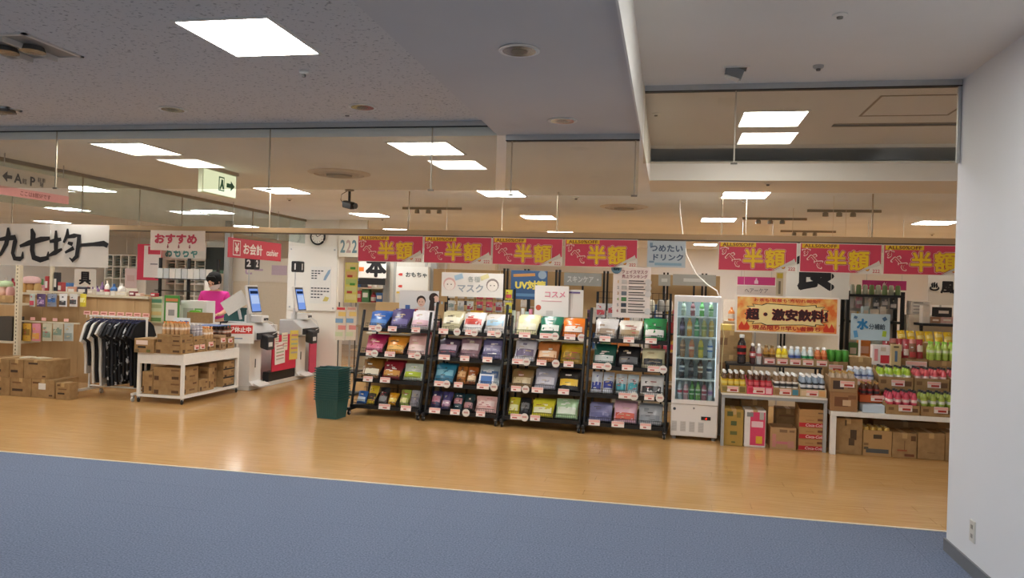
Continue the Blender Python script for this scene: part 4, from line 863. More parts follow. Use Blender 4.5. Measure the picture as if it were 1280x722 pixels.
# things on the side shelf and on top
def pill(name, label, cat, x0, y0, x1, y1, Y, col, group=None, d_=.12):
    cx_, zb, w_, h_ = span(x0, y0, x1, y1, Y); mb = MB(); n = 10
    mb.lathe([(w_*.42, 0), (w_*.5, h_*.18), (w_*.5, h_*.55), (w_*.38, h_*.9), (w_*.1, h_)], 14, sy=d_/w_)
    return mb.build(name, mat(col, .8, var=.12, scale=18), None, (cx_, Y, zb), smooth=True, label=label, cat=cat, group=group)
_, ct_ = px_carton('small kraft carton on the side shelf by the ivory post', -8, 370, 16.5, 379, 8.72, .2, z=at(30, 379, 8.75).z+.001)
pill('cushion', 'peach cushion on the small carton by the ivory post', 'cushion', -2, 357, 9, 369.5, 8.82, 'd9b29c').location.z = ct_-.002
pill('cushion', 'pink striped cushion beside the peach cushion', 'cushion', 9.5, 358, 16.5, 369.5, 8.82, 'd9a9a4').location.z = ct_-.002
pill('cushion', 'pale green cushion above the peach cushion', 'cushion', -2, 349, 16, 356.8, 8.82, 'b9cfa6').location.z = ct_+.112
px_carton('dark plastic bin on the lower side shelf', -6, 396, 15, 426, 8.76, .2, mat('4a443c', .6), z=at(30, 427, 8.75).z+.001, tape=False)
for i, px in enumerate((30, 38, 47)):
    pill('soft_toy', ('tan domed cushion on the wooden shelf', 'kraft domed pack on the wooden shelf', 'ochre domed pack on the wooden shelf')[i], 'cushion', px-4, 359, px+4, 371.5, 9.115, ('c49a5c', 'b98e54', 'c2a066')[i], None, .09).location.z = zt+.0305
pill('cushion', 'pink and white folded blanket on the shelf top', 'blanket', 28, 350, 51, 359, 9.115, 'e0b8b4').location.z = zt+.0305+.123
for i, (x0, x1, y0, c, wd) in enumerate(((58, 62, 345, 'a83a3a', 'red'), (69, 73, 340, '2a2a2e', 'black'), (74, 79, 352, 'b04a4a', 'dull red'), (86, 96, 357, 'd9a184', 'peach'), (98, 110, 357, '3a3540', 'dark violet'), (111, 118, 359, 'cfc4b4', 'cream'), (122, 134, 362, 'e4ded0', 'white'), (146, 160, 361, 'e6dcc4', 'ivory'), (163, 170, 360, '8a3a40', 'maroon'), (171, 178, 362, 'd9b4a0', 'tan'), (190, 196, 361, 'b03038', 'bright red'))):
    cx_, zb, w_, h_ = span(x0, y0, x1, 366, 9.1)
    o = MB().box(-w_/2, -.03, 0, w_/2, .05, h_).build('small_box', mat(c, .5, var=.15, scale=20), None, (cx_, 9.1, zt+.031), label=f'{wd} small box standing on top of the wooden shelf', cat='box', bevel=.004)
    patch(o, 'printed_panel', 0, h_*.5, w_*.7, h_*.4, mat('e6e0d6', .5), -.032)
# ================================================================== clothes rail with garments
CX0, CX1, CY = -7.09, -6.3, 8.5; WP = mat('eeece6', .35)
t = thing('clothes_rail', 'white wheeled clothes rail hung with black and white garments', 'clothes rail', ((CX0+CX1)/2, CY, 0)); hw = (CX1-CX0)/2
for s in (-1, 1):
    MB().tube([(s*hw, 0, .1), (s*hw, 0, 1.0)], .014, 8).build('upright', WP, t, smooth=True)
    MB().box(s*hw-.018, -.24, .075, s*hw+.018, .24, .105).build('foot_bar', WP, t, bevel=.004)
    for y in (-.22, .22):
        c = MB().lathe([(.02, -.01), (.028, -.008), (.028, .008), (.02, .01)], 12).build('castor', mat('d9d7d2', .4), t, (s*hw, y, .03), (0, R(90), 0), smooth=True)
        MB().box(-.045, -.012, -.014, -.01, .012, .014).build('castor_fork', STEEL, c)
MB().tube([(-hw, 0, .13), (hw, 0, .13)], .012, 8).build('lower_bar', WP, t, smooth=True)
MB().tube([(-hw-.02, 0, 1.0), (hw+.02, 0, 1.0)], .012, 8).build('hanging_bar', WP, t, smooth=True)
def garment(label, x, L, sleeve, col, kind, seed):
    rnd = random.Random(seed); g = thing('garment', label, 'garment', (x, CY, 0), R(rnd.uniform(-.7, .7)))
    top = .955; a = .175
    out = [(-.06, top), (-.14, top-.03), (-a, top-.06), (-a-.06, top-.06-sleeve), (-a-.0, top-.1-sleeve), (-a+.035, top-.2)]
    left = out+[(-a+.02, top-.45*L), (-a+.03, top-L)]
    poly = left+[(-y, z) for y, z in reversed(left)]
    m = SPK if kind == 'speck' else mat(col, .9, var=.15, scale=12)
    bm = bmesh.new(); n = len(poly)
    for k in range(n): bm.verts.new((0, poly[k][0], poly[k][1]))
    bm.verts.ensure_lookup_table(); f = bm.faces.new(bm.verts[:]); bmesh.ops.triangulate(bm, faces=[f])
    bmesh.ops.subdivide_edges(bm, edges=bm.edges[:], cuts=2, use_grid_fill=True)
    gg = bmesh.ops.extrude_face_region(bm, geom=bm.faces[:])
    for v in [e_ for e_ in gg['geom'] if isinstance(e_, bmesh.types.BMVert)]: v.co.x += .03
    ph = rnd.uniform(0, .5)
    for v in bm.verts:
        d = max(0, top-v.co.z); v.co.x += .012*math.sin(v.co.y*30+ph)*d*1.4+.006*math.sin(v.co.z*14+ph)
    bmesh.ops.recalc_face_normals(bm, faces=bm.faces[:]); me = bpy.data.meshes.new('cloth'); bm.to_mesh(me); bm.free(); me.materials.append(m)
    for p_ in me.polygons: p_.use_smooth = True
    me.set_sharp_from_angle(angle=R(50)); link('cloth', me, g)
    h = MB().tube([(.012, -.14, top-.02), (.012, -.05, top+.008), (.012, 0, top+.016), (.012, .05, top+.008), (.012, .14, top-.02)], .008, 6).build('hanger', mat('2c2f58', .5), g, smooth=True)
    MB().tube([(.012, 0, top+.018), (.012, .013, top+.027), (.012, .0172, top+.045), (.012, .011, top+.058), (.012, 0, top+.0605), (.012, -.008, top+.058)], .003, 5).build('hook', STEEL, h)
    return g
def clothmat(name, c1, c2, sc, lo, hi, tex, stretch=None):
    return surf(name, c1, c2, sc, .9, lo, hi, 3, stretch=stretch, tex=tex)
SPK = clothmat('speckled_cloth', '17181c', 'b9bcc0', 16, .57, .61, 'noise'); STR = clothmat('striped_cloth', '1b1b1e', 'e0ddd6', 3.2, .5, .54, 'noise', (.02, 2.6, .02))
GAR = [('white T-shirt with black panels at the end of the clothes rail', .66, .2, 'ddd9d2', 'plain'), ('black T-shirt behind the first white one', .56, .17, '19191c', 'plain'), ('long white dress between black shirts', .78, .16, 'dcd8d0', 'plain'),
       ('long plain black dress beside the white dress', .76, .12, '131316', 'plain'), ('pale grey long shirt on the clothes rail', .8, .1, 'c9c8c4', 'plain'), ('charcoal shirt next to the grey shirt', .7, .12, '3a3b40', 'plain'),
       ('black dress with pale flecks hanging near the middle', .8, .12, '', 'speck'), ('dark grey long coat in the middle of the rail', .79, .1, '2f3136', 'plain'), ('black flecked tunic next to the dark coat', .78, .12, '', 'speck'),
       ('black flecked dress with short sleeves', .74, .14, '', 'speck'), ('plain black shirt between flecked ones', .66, .12, '151518', 'plain'), ('black flecked blouse near the table end', .7, .14, '', 'speck'),
       ('dark navy dress near the table end', .78, .1, '171a26', 'plain'), ('last black garment beside the carton table', .8, .12, '111114', 'plain')]
for i, (lb, L, sl, c, k) in enumerate(GAR):
    x = CX0+.04+i*.053; garment(lb, x, L, sl, c, k, i)
for i in range(8):
    px = 107+i*10.5 if i < 7 else 181
    o = card('size_tag', 'pink price tag standing above the clothes rail', 'price card', (at(px, 392, 8.4).x, 8.42, 1.02), .085, .045, TAGP, -8, R(8), .002, 'pink tags above the clothes rail')
    patch(o, 'print', 0, .022, .06, .016, mat('b96a5c', .6), -.002, .001); MB().box(-.003, 0, -.04, .003, .003, 0).build('clip', WP, o)
# ================================================================== white wheeled table stacked with cartons
KX0, KX1, KY0, KY1 = -6.25, -5.63, 8.28, 9.5
t = thing('cart_table', 'white wheeled table loaded with cartons beside the clothes', 'table', ((KX0+KX1)/2, (KY0+KY1)/2, 0)); a, b = (KX1-KX0)/2, (KY1-KY0)/2
MB().box(-a, -b, .585, a, b, .60).build('table_top', WP, t, bevel=.002)
MB().box(-a, -b, .47, a, -b+.015, .584).box(-a, b-.015, .47, a, b, .584).box(-a, -b+.015, .47, -a+.015, b-.015, .584).box(a-.015, -b+.015, .47, a, b-.015, .584).build('apron', WP, t)
MB().box(-a, -b, .07, a, b, .1).build('lower_shelf', WP, t)
for x in (-a, a-.035):
    for y in (-b, b-.035):
        MB().box(x, y, .1, x+.035, y+.035, .47).build('leg', WP, t)
        c = MB().lathe([(.02, -.012), (.03, -.01), (.03, .01), (.02, .012)], 12).build('castor', DARK, t, (x+.018, y+.018, .03), (0, R(90), R(20)), smooth=True)
        MB().box(-.045, -.015, -.015, -.012, .015, .015).build('castor_fork', STEEL, c)
SP = ((-.38, .2, .16, .3, '5a4028'), (.3, .25, .25, .2, '5a4028'), (.3, .8, .3, .12, '7c5a38'))
def kc(label, x0, x1, y0, y1, z, h_, prints=SP, m=None, side=True):
    o = carton(label, ((x0+x1)/2, (y0+y1)/2, z), x1-x0, y1-y0, h_, m, prints=prints, tape=False)
    if side:
        w_ = y1-y0
        for cy_, cz, ww, hh, c in ((-.3, .25, .18, .3, '5a4028'), (.15, .3, .3, .12, '7c5a38'), (.3, .75, .2, .12, '6a4a30')):
            MB().box((x1-x0)/2, cy_*w_-ww*w_/2, (cz-hh/2)*h_, (x1-x0)/2+.002, cy_*w_+ww*w_/2, (cz+hh/2)*h_).build('print', mat(c, .75), o)
    return o
kc('upright kraft carton on the lower shelf of the white table', -6.2, -6.06, 8.31, 8.62, .101, .27)
kc('lower kraft carton of the pair under the white table', -6.05, -5.68, 8.31, 8.66, .101, .165)
kc('upper kraft carton of the pair under the white table', -6.05, -5.68, 8.31, 8.66, .267, .165)
kc('kraft carton beside the pair on the lower shelf', -6.0, -5.67, 8.67, 8.86, .101, .15)
kc('deep brown carton at the back of the lower shelf', -6.2, -5.75, 9.0, 9.18, .101, .32, m=CARD2)
kc('plain carton lying before the banded cartons', -6.0, -5.67, 8.87, 8.99, .101, .28)
for k in range(3):
    o = kc(f"{('lowest', 'middle', 'topmost')[k]} black-banded carton under the white table", -6.0, -5.67, 9.2, 9.46, .101+k*.111, .11, ())
    MB().box(.165, -.13, .0, .167, .13, .018).build('black_band', DARK, o)
kc('open-topped carton with white label at the corner of the white table', -6.27, -6.01, 8.24, 8.52, .601, .17, ((-.1, .72, .6, .3, 'ecd9d0'), (-.1, .4, .4, .14, '2a2420'), (-.35, .14, .2, .2, '7a6a4a'), (.25, .14, .2, .2, '6a6a3a')))
kc('lower kraft carton along the front of the white table', -6.0, -5.65, 8.26, 8.5, .601, .13)
kc('kraft carton at the corner of the white table', -5.99, -5.65, 8.51, 8.75, .601, .13)
kc('kraft carton with orange-capped bottles on the white table', -5.99, -5.65, 8.77, 8.98, .601, .15)
kc('upper kraft carton with small bottles on the white table', -5.98, -5.66, 8.26, 8.5, .732, .1)
kc('upper carton behind the small bottles', -5.98, -5.66, 8.51, 8.75, .732, .07)
kc('narrow printed carton hanging over the table side', -5.9, -5.61, 9.02, 9.14, .601, .19, m=mat('a88a68', .7, var=.2))
kc('brown carton holding green-capped bottles', -5.95, -5.66, 9.2, 9.42, .601, .15)
pr = bottle('mini', 'c9a070', 'd8b48a', 'e08a3c', 'f0e4d8'); fill(pr, 'small orange-capped bottle on the white table cartons', 'orange-capped bottles on the white table', -5.92, 8.31, .833, 5, 3, .058, .06); fill(pr, 'small orange-capped bottle on the white table cartons', 'orange-capped bottles on the white table', -5.92, 8.80, .752, 5, 3, .058, .06); hide_proto(pr)
pr = bottle('mini', 'b4b0b8', 'cfccd2', 'dcdad6', '9a96a0'); fill(pr, 'small silver bottle on the white table cartons', 'silver bottles on the white table', -5.92, 8.55, .803, 5, 3, .058, .07); hide_proto(pr)
pr = bottle('mini', '6a4a3a', 'b87a5c', '2f6a3a', 'e6d8cc'); fill(pr, 'small green-capped bottle on the white table', 'green-capped bottles on the white table', -5.9, 9.24, .752, 4, 3, .065, .065); hide_proto(pr)
MB().box(-.16, 0, 0, .16, .3, .006).build('blue_edged_lid', mat('3f5fa0', .5), None, (-5.8, 8.99, .905), label='blue-edged flat lid lying over the small bottles', cat='lid')
for i, (y, z) in enumerate(((8.56, .64), (8.68, .64), (8.86, .66), (9.07, .7), (9.3, .68))):
    price('pink price card on the side of the white table cartons', (-5.645 if i != 3 else -5.606, y, z), .1, .055, R(90), -4, group='price cards on the white table cartons')
o, w_, h_ = sheet('hand_truck_notice', 'white notice about hand trucks lettered in blue', 'sign', 217, 397, 237.5, 416, 9.3, mat('e6ebee', .5))
BL = mat('2f5a9c', .5); txt('台車', o, .03, h_*.66, None, .075, BL, -.003, .03); patch(o, 'blue_mark', -w_*.33, h_*.65, .05, .03, BL); patch(o, 'small_print', 0, h_*.25, w_*.8, .02, mat('6a7a90', .6)); patch(o, 'blue_mark', -w_*.36, h_*.25, .03, .03, BL)
MB().box(-.01, .006, -.25, .01, .016, .05).build('stand', WP, o)
# ================================================================== tills (face +X along the aisle)
TW = mat('e4e2de', .4, var=.02); TG = mat('c4c4c4', .4, var=.03); TD = mat('2b2c30', .45)
t = thing('till_counter', 'long white till counter base along the wood aisle', 'counter', (-5.95, 10.7, 0))
MB().box(-.36, -1.0, 0, .36, 1.02, .06).build('plinth', mat('d2d1cc', .5), t)
MB().box(-.34, -.98, .06, .04, 1.0, .66).build('cabinet', mat('d6d3cc', .5), t)
MB().box(-.36, -1.0, .66, .05, 1.02, .69).build('counter_top', TW, t)
def till(Y, num, label):
    t = thing('self_payment_till', label, 'till', (-5.6, Y, 0), R(90))     # local -Y looks down the aisle side
    MB().prismx([(-.06, .061), (.2, .061), (.2, .66), (0, .66), (0, .12)], -.2, .1).build('pedestal', TW, t)
    MB().prismx([(-.16, .062), (-.062, .062), (-.062, .1)], -.2, .1).build('foot_plate', TW, t)
    MB().box(-.06, -.006, .3, -.045, 0, .42).build('door_slot', TD, t)
    md = MB().prismx([(-.1, .69), (.28, .69), (.28, .92), (.05, .92), (-.1, .8)], -.24, .34).build('cash_module', TG, t, bevel=.01)
    MB().box(-.22, -.125, .7, .32, -.1, .79).build('cash_tray', TD, md, bevel=.006)
    h = MB().prismx([(-.22, .55), (-.1, .58), (-.1, .78), (-.22, .74)], -.12, .06).build('coin_cup', TD, t, bevel=.012)
    MB().box(-.1, -.225, .6, .0, -.215, .66).build('cup_label', TW, h)
    MB().box(.0, -.06, .92, .18, .22, 1.02).build('printer', TW, t, bevel=.01); MB().box(.04, -.064, .95, .16, -.06, .985).build('receipt_slot', TD, t)
    MB().tube([(-.12, .08, .92), (-.12, .08, 1.1)], .03, 10).build('screen_stem', TG, t, smooth=True)
    s = MB().box(-.15, -.02, -.2, .15, .02, .2).build('screen', TW, t, (-.12, .02, 1.24), (R(-12), 0, 0), bevel=.01)
    MB().box(-.13, -.024, -.18, .13, -.021, .18).build('screen_bezel', TD, s)
    MB().box(-.115, -.027, -.165, .115, -.025, .15).build('screen_picture', emit('7f9fe6', .85, 'screen_blue'), s)
    MB().box(-.1, -.030, .08, .1, -.028, .12).build('screen_header', emit('2b3550', .5, 'screen_dark'), s); MB().box(-.1, -.030, -.06, .1, -.028, .06).build('screen_buttons', emit('bcd0f6', .8, 'screen_light'), s)
    MB().tube([(-.08, .12, 1.0), (-.08, .12, 1.66)], .009, 8).build('number_pole', TG, t, smooth=True)
    n = MB().box(-.09, .05, 1.66, .09, .19, 1.83).build('number_box', DARK, t, bevel=.012)
    txt(num, n, .0, 1.745, None, .1, mat('e6e6e2', .5), .047, .04); g = txt(num, n, 0, 1.745, None, .1, mat('e6e6e2', .5), 0, .04); g.rotation_euler = (0, 0, R(-90)); g.location = (-.093, .12, 0)
    MB().tube([(.1, -.06, .96), (.2, -.12, .9), (.24, -.16, .78), (.1, -.17, .76)], .006, 5).build('scanner_cable', mat('d8d8d6', .5), t, smooth=True)
    return t
till(9.92, '2', 'self payment till under the number two box')
till(11.28, '1', 'self payment till under the number one box')
t = thing('red_cloth', 'red cloth panel with pinned notices between the tills', 'cloth', (-5.58, 10.63, 0), R(90))
MB().prismx([(-.02, .2), (.0, .2), (.0, .72), (-.02, .72)], -.355, .355).build('panel', mat('cf2f4c', .8, var=.08, scale=6), t)
MB().box(-.4, .01, .061, .4, .1, .2).build('dark_base', DARK, t)
for nm, cx_, cz, w_, h_, c, rt in (('white_notice', -.16, .46, .3, .32, 'ece4de', .05), ('cream_notice', -.02, .62, .18, .26, 'e6dcc4', 0), ('yellow_notice', .27, .55, .26, .44, 'e0c860', -.03), ('pale_notice', -.26, .66, .12, .22, 'e8e2d8', 0)):
    g = patch(t, nm, cx_, cz, w_, h_, mat(c, .6), -.026-.004*(nm == 'white_notice'), .002, rt)
    for k in range(5): patch(g, 'print_line', cx_, cz+h_*(.34-.15*k), w_*.75, h_*.06, mat(('c98a88', 'b8aca0', 'a4b494')[k % 3], .6), -.034, .001, rt)
t = thing('red_cloth', 'narrow red cloth beside the partition wall', 'cloth', (-5.57, 11.6, 0), R(90)); MB().box(-.12, 0, .061, .12, .02, .62).build('panel', mat('cf4a66', .8, var=.08, scale=6), t)
# closed-till board and cashier sign
o, w_, h_ = sheet('closed_till_sign', 'white board with red closed-register heading beside the cartons', 'sign', 279, 404, 315, 429, 9.56, mat('e9e7e2', .5), rz=R(25))
patch(o, 'red_field', .0, h_*.7, w_*.9, h_*.42, mat('d23a34', .5)); txt('レジ休止中', o, 0, h_*.7, w_*.82, h_*.28, mat('f4eee8', .5), -.006, .04); patch(o, 'grey_lines', -.02, h_*.25, w_*.4, .015, mat('8a94a8', .6))
MB().box(-.012, .006, -.25, .012, .02, .06).build('stand', WP, o)
t = thing('cashier_sign', 'red hanging cashier sign with yen symbol over the tills', 'sign', (-5.62, 9.85, 1.80), R(90))
MB().box(-.69, 0, 0, .69, .02, .26).build('panel', mat('c93a4c', .5, var=.03), t)
WT = mat('f3e6e0', .5)
for (x0, z0, x1, z1) in ((-.60, .03, -.42, .042), (-.60, .218, -.42, .23), (-.60, .042, -.588, .218), (-.432, .042, -.42, .218)): MB().box(x0, -.004, z0, x1, -.001, z1).build('yen_frame', WT, t)
txt('¥', t, -.51, .13, .1, .14, WT, -.004, .03); txt('お会計', t, -.1, .13, .5, .155, WT, -.004, .03); txt('cashier', t, .43, .11, .34, .09, WT, -.004, .02)
for x in (-.6, .6): MB().tube([(x, .01, .26), (x, .01, .73)], .004, 6).build('rod', ALU, t)
# service counter with papers, cashier behind it
t = thing('service_counter', 'cream service counter behind the carton table', 'counter', (-6.75, 9.75, 0))
MB().box(-.75, 0, 0, .38, .4, .86).build('front', mat('dcd6c8', .5, var=.02), t); MB().box(-.77, -.02, .86, .40, .42, .89).build('counter_top', TW, t)
o, w_, h_ = sheet('green_poster', 'pale green illustrated poster leaning on the service counter', 'poster', 187, 370, 203, 403, 9.70, mat('cfd9b4', .6))
for k, (cz, c) in enumerate(((.82, '5f9a7c'), (.62, 'a9b98a'), (.35, 'd9c98a'), (.12, '6f9a5c'))): patch(o, 'printed_block', 0, h_*cz, w_*.85, h_*.14, mat(c, .6))
o, w_, h_ = sheet('qr_poster', 'green bordered poster with white centre on the service counter', 'poster', 205, 369, 224, 406, 9.70, mat('4f9a46', .6))
patch(o, 'white_centre', 0, h_*.45, w_*.75, h_*.62, mat('ece9e2', .6)); patch(o, 'orange_head', 0, h_*.85, w_*.8, h_*.1, mat('d98a5c', .6)); patch(o, 'grey_print', 0, h_*.42, w_*.4, h_*.2, mat('9a9a98', .6), -.006)
px_carton('wood-grained panel box at the end of the gondola', 170, 368, 186, 400, 9.62, .06, PNL, tape=False)
px_carton('white till printer housing on the service counter', 226, 371, 258, 398, 9.85, .22, TW, z=.891, tape=False, prints=((-.2, .4, .4, .5, 'b8b6b0'), (.2, .45, .3, .4, '7fae6a'), (.2, .45, .18, .25, 'efeeea')))
for i, (x0, y0, x1, y1, c, lb) in enumerate(((196, 352, 207, 372, 'd9d6d0', 'white paper file standing on the counter'), (208, 350, 216, 371, '8a5a4c', 'brown file standing on the counter'), (217, 352, 226, 372, 'e4e0da', 'tilted white folder on the counter'))):
    o, w_, h_ = sheet('paper_file', lb, 'file', x0, y0, x1, y1, 9.95, mat(c, .6), .03); o.location.z = .891; patch(o, 'spine_label', 0, h_*.6, w_*.5, h_*.2, mat('b8b4ac', .6))
o, w_, h_ = sheet('till_display', 'white till display seen from behind beside the cashier', 'display', 285, 367, 312, 386, 10.0, mat('dcd9d2', .4), .03, rz=R(20)); o.rotation_euler = (R(-10), R(-35), R(20))
MB().tube([(0, .03, .02), (-.06, .05, -.13)], .02, 8).build('stem', TG, o)
px_carton('brown tray of packs on the service counter', 233, 405, 262, 418, 9.76, .08, mat('9a7a52', .7, var=.2), z=.891, tape=False)
pill('green_pack', 'bright green pack lying on the till basket', 'package', 236, 400, 251, 404, 9.8, '6fb53a', None, .06).location.z = 1.02
for i, (px, c, lb) in enumerate(((330, '8d8f92', 'grey cash scanner between the tills'), (345, 'c9c6c0', 'white receipt printer between the tills'))):
    p = atx(px, 405, -5.8); o = carton(lb, (-5.95, p.y, .691), .24, .2, .16, mat(c, .4), tape=False, name='till_device', cat='device', prints=((0, .5, .6, .3, '3a3b40'),))
t = thing('till_tray', 'dark green basket sitting behind the tills', 'basket', (-6.75, 11.2, .861)); MB().box(-.3, -.1, 0, .3, .1, .02).box(-.3, -.1, .02, .3, -.09, .2).box(-.3, .09, .02, .3, .1, .2).box(-.3, -.09, .02, -.29, .09, .2).box(.29, -.09, .02, .3, .09, .2).build('body', GB, t); MB().box(-.31, -.11, .19, .31, -.101, .215).build('rim', GB, t)
t = thing('rear_counter', 'white back counter behind the tills', 'counter', (-6.88, 11.2, 0)); MB().box(-.5, -.25, 0, .5, .3, .83).build('body', TW, t); MB().box(-.52, -.27, .83, .52, .32, .86).build('top', TG, t)
carton('orange packet box at the end of the tills', (-5.7, 11.545, .921), .16, .11, .1, mat('c9b07a', .6, var=.3), tape=False)
# ------------------------------------------------------------------ cashier
def skin_mesh(name, pts, edges, rad, m, sub=2):
    me = bpy.data.meshes.new(name); me.from_pydata(pts, edges, []); o = bpy.data.objects.new(name, me); C.objects.link(o)
    sk = o.modifiers.new('skin', 'SKIN'); sk.use_smooth_shade = True
    for v, r_ in zip(me.skin_vertices[0].data, rad): v.radius = (r_, r_) if not isinstance(r_, tuple) else r_
    me.skin_vertices[0].data[0].use_root = True
    sb = o.modifiers.new('sub', 'SUBSURF'); sb.levels = sub; sb.render_levels = sub
    me2 = bpy.data.meshes.new_from_object(o.evaluated_get(bpy.context.evaluated_depsgraph_get())); bpy.data.objects.remove(o)
    me2.materials.clear(); me2.materials.append(m)
    for p_ in me2.polygons: p_.use_smooth = True
    return me2
SK = mat('d9a98c', .55, var=.04)
t = thing('person', 'cashier with black hair, white mask and bright pink top looking down', 'person', (-6.72, 10.6, 0), R(12))
P = [(0, 0, .88), (0, .01, 1.02), (0, .01, 1.16), (0, .01, 1.27), (0, 0, 1.34), (0, -.02, 1.40),             # pelvis, waist, chest, upper chest, neck, skull base
     (-.16, .01, 1.28), (-.2, .0, 1.06), (-.13, -.17, .97), (-.10, -.23, .965), (.16, .01, 1.28), (.21, 0, 1.06), (.16, -.18, .99), (.13, -.25, .985),
     (-.085, 0, .84), (-.09, -.01, .47), (-.09, .01, .08), (-.09, -.12, .04), (.085, 0, .84), (.09, -.01, .47), (.09, .01, .08), (.09, -.12, .04)]
E_ = [(0, 1), (1, 2), (2, 3), (3, 4), (4, 5), (3, 6), (6, 7), (7, 8), (8, 9), (3, 10), (10, 11), (11, 12), (12, 13), (0, 14), (14, 15), (15, 16), (16, 17), (0, 18), (18, 19), (19, 20), (20, 21)]
RD = [(.14, .1), (.13, .09), (.15, .1), (.13, .085), .05, .05, .055, .043, .03, .026, .055, .043, .03, .026, .085, .06, .042, .03, .085, .06, .042, .03]
link('body', skin_mesh('body', P, E_, RD, SK), t)
for s, hx, hy, hz in ((-1, -.10, -.23, .965), (1, .13, -.25, .985)):
    pts = [(hx, hy, hz), (hx, hy-.05, hz-.005)]; ed = [(0, 1)]; rd = [.024, .03]
    for f in range(4):
        x = hx+(-.027+.018*f); k = len(pts); ln = (.055, .065, .07, .055)[f] if s < 0 else (.055, .07, .065, .055)[f]
        pts += [(x, hy-.075, hz), (x, hy-.075-ln*.5, hz-.006), (x, hy-.075-ln*.9, hz-.025)]; ed += [(1, k), (k, k+1), (k+1, k+2)]; rd += [.0095, .0085, .007]
    k = len(pts); pts += [(hx-s*.035, hy-.045, hz-.005), (hx-s*.055, hy-.075, hz-.012)]; ed += [(1, k), (k, k+1)]; rd += [.011, .008]
    link('hand', skin_mesh('hand', pts, ed, rd, SK, 1), t)
hd = MB(); hd.lathe([(.03, -.115), (.055, -.1), (.068, -.06), (.076, -.01), (.08, .03), (.075, .07), (.055, .1), (.02, .115)], 18, sy=1.18)
head = hd.build('head', SK, t, (0, -.045, 1.475), (R(24), 0, R(-14)), smooth=True)
MB().prismx([(-.098, -.02), (-.118, -.035), (-.09, -.045)], -.012, .012).build('nose', SK, head)
for s in (-1, 1):
    MB().lathe([(.004, -.009), (.012, 0), (.004, .009)], 10).build('eye', mat('2a2220', .3), head, (s*.03, -.086, .0), smooth=True)
    MB().lathe([(.006, -.025), (.014, 0), (.006, .028)], 10).build('ear', SK, head, (s*.08, 0, -.01), smooth=True)
MB().lathe([(.05, -.105), (.07, -.085), (.079, -.05), (.078, -.025)], 18, sy=1.22).build('face_mask', mat('d9d2cc', .8), head, (0, -.006, -.008), smooth=True)
hr = MB(); hr.lathe([(.084, -.05), (.092, -.01), (.095, .04), (.088, .085), (.066, .12), (.025, .138)], 20, sy=1.2)
hr.build('hair', mat('120f0d', .95, var=.3, scale=60), head, (0, .022, .004), (R(-14), 0, 0), smooth=True)
MB().lathe([(.07, .0), (.08, .015), (.084, .055), (.06, .09)], 16, sy=.5).build('fringe', mat('120f0d', .95, var=.3, scale=60), head, (0, -.05, .02), smooth=True)
TP = [(0, .005, .86), (0, .01, 1.0), (0, .01, 1.15), (0, .01, 1.27), (0, 0, 1.325), (-.165, .01, 1.275), (-.2, 0, 1.12), (.165, .01, 1.275), (.205, 0, 1.12)]
link('pink_top', skin_mesh('pink_top', TP, [(0, 1), (1, 2), (2, 3), (3, 4), (3, 5), (5, 6), (3, 7), (7, 8)], [(.165, .12), (.155, .112), (.17, .118), (.145, .1), .062, .07, .066, .07, .066], mat('e0369a', .8, var=.06, scale=10)), t)
TR = [(0, .0, .86), (-.09, 0, .8), (-.09, -.01, .47), (-.09, .01, .1), (.09, 0, .8), (.09, -.01, .47), (.09, .01, .1)]
link('trousers', skin_mesh('trousers', TR, [(0, 1), (1, 2), (2, 3), (0, 4), (4, 5), (5, 6)], [(.15, .11), .1, .075, .06, .1, .075, .06], mat('202228', .8)), t)
for s in (-1, 1): MB().box(-.045, -.17, 0, .045, .07, .07).build('shoe', DARK, t, (s*.09, 0, 0), bevel=.02)
# ------------------------------------------------------------------ partition board, numbers, posters near the aisle
t = thing('notice_board', 'white screwed-on board with a timetable print on the partition', 'board', (-5.71, 11.79, at(392, 388, 11.79).z)); h_ = at(392, 308, 11.79).z-at(392, 388, 11.79).z
MB().box(-.43, -.02, 0, .43, .006, h_).build('panel', mat('ece9e1', .5, var=.01), t, bevel=.003)
for x in (-.38, .38):
    for z in (.05, h_-.05): MB().lathe([(.014, 0), (.014, .012)], 10).build('screw', ALU, t, (x, -.02, z), (R(90), 0, 0))
pt = MB().box(-.03, -.026, .12, .33, -.021, .72).build('timetable', mat('e6e6e2', .6), t)
for j, (z, n_) in enumerate(((.64, 4), (.6, 3), (.56, 2), (.52, 2), (.36, 6), (.31, 6), (.26, 4), (.21, 3))):
    for k in range(n_): MB().box(-.01+k*.055, -.03, z, .03+k*.055, -.027, z+.018).build('print', mat('3a3f4c', .6), pt)
MB().prism([(.2, .5), (.24, .5), (.31, .62), (.32, .68), (.28, .66), (.22, .56)], -.03, -.027).build('print_map', mat('8aa8c4', .6), pt); MB().prism([(.2, .16), (.28, .16), (.31, .22), (.24, .24)], -.03, -.027).build('print_map', mat('cfc070', .6), pt)
p = at(436, 317, 11.72); t = thing('number_fascia', 'cream fascia with three grey-blue numerals beside the partition', 'sign', (p.x, 11.72, p.z-.05)); MB().box(-.18, 0, 0, .3, .07, 2.53-p.z+.05).build('panel', mat('dcd6c6', .6), t)
for k, c in enumerate(('6f8a90', 'b49a92', '5f7f88')): txt('2', t, -.105+.1*k, .17, .085, .21, mat(c, .5), -.004, .03, 'numeral')
o, w_, h_ = sheet('tall_notice', 'tall yellow-green notice hanging in the aisle', 'poster', 431, 328, 447, 378, 10.2, mat('d9cf6a', .6))
for k, c in enumerate(('e0cf8a', 'dcb87a', 'b4c878', 'd0d488', 'e0d890')): patch(o, 'printed_block', 0, h_*(.9-.19*k), w_*.85, h_*.14, mat(c, .6))
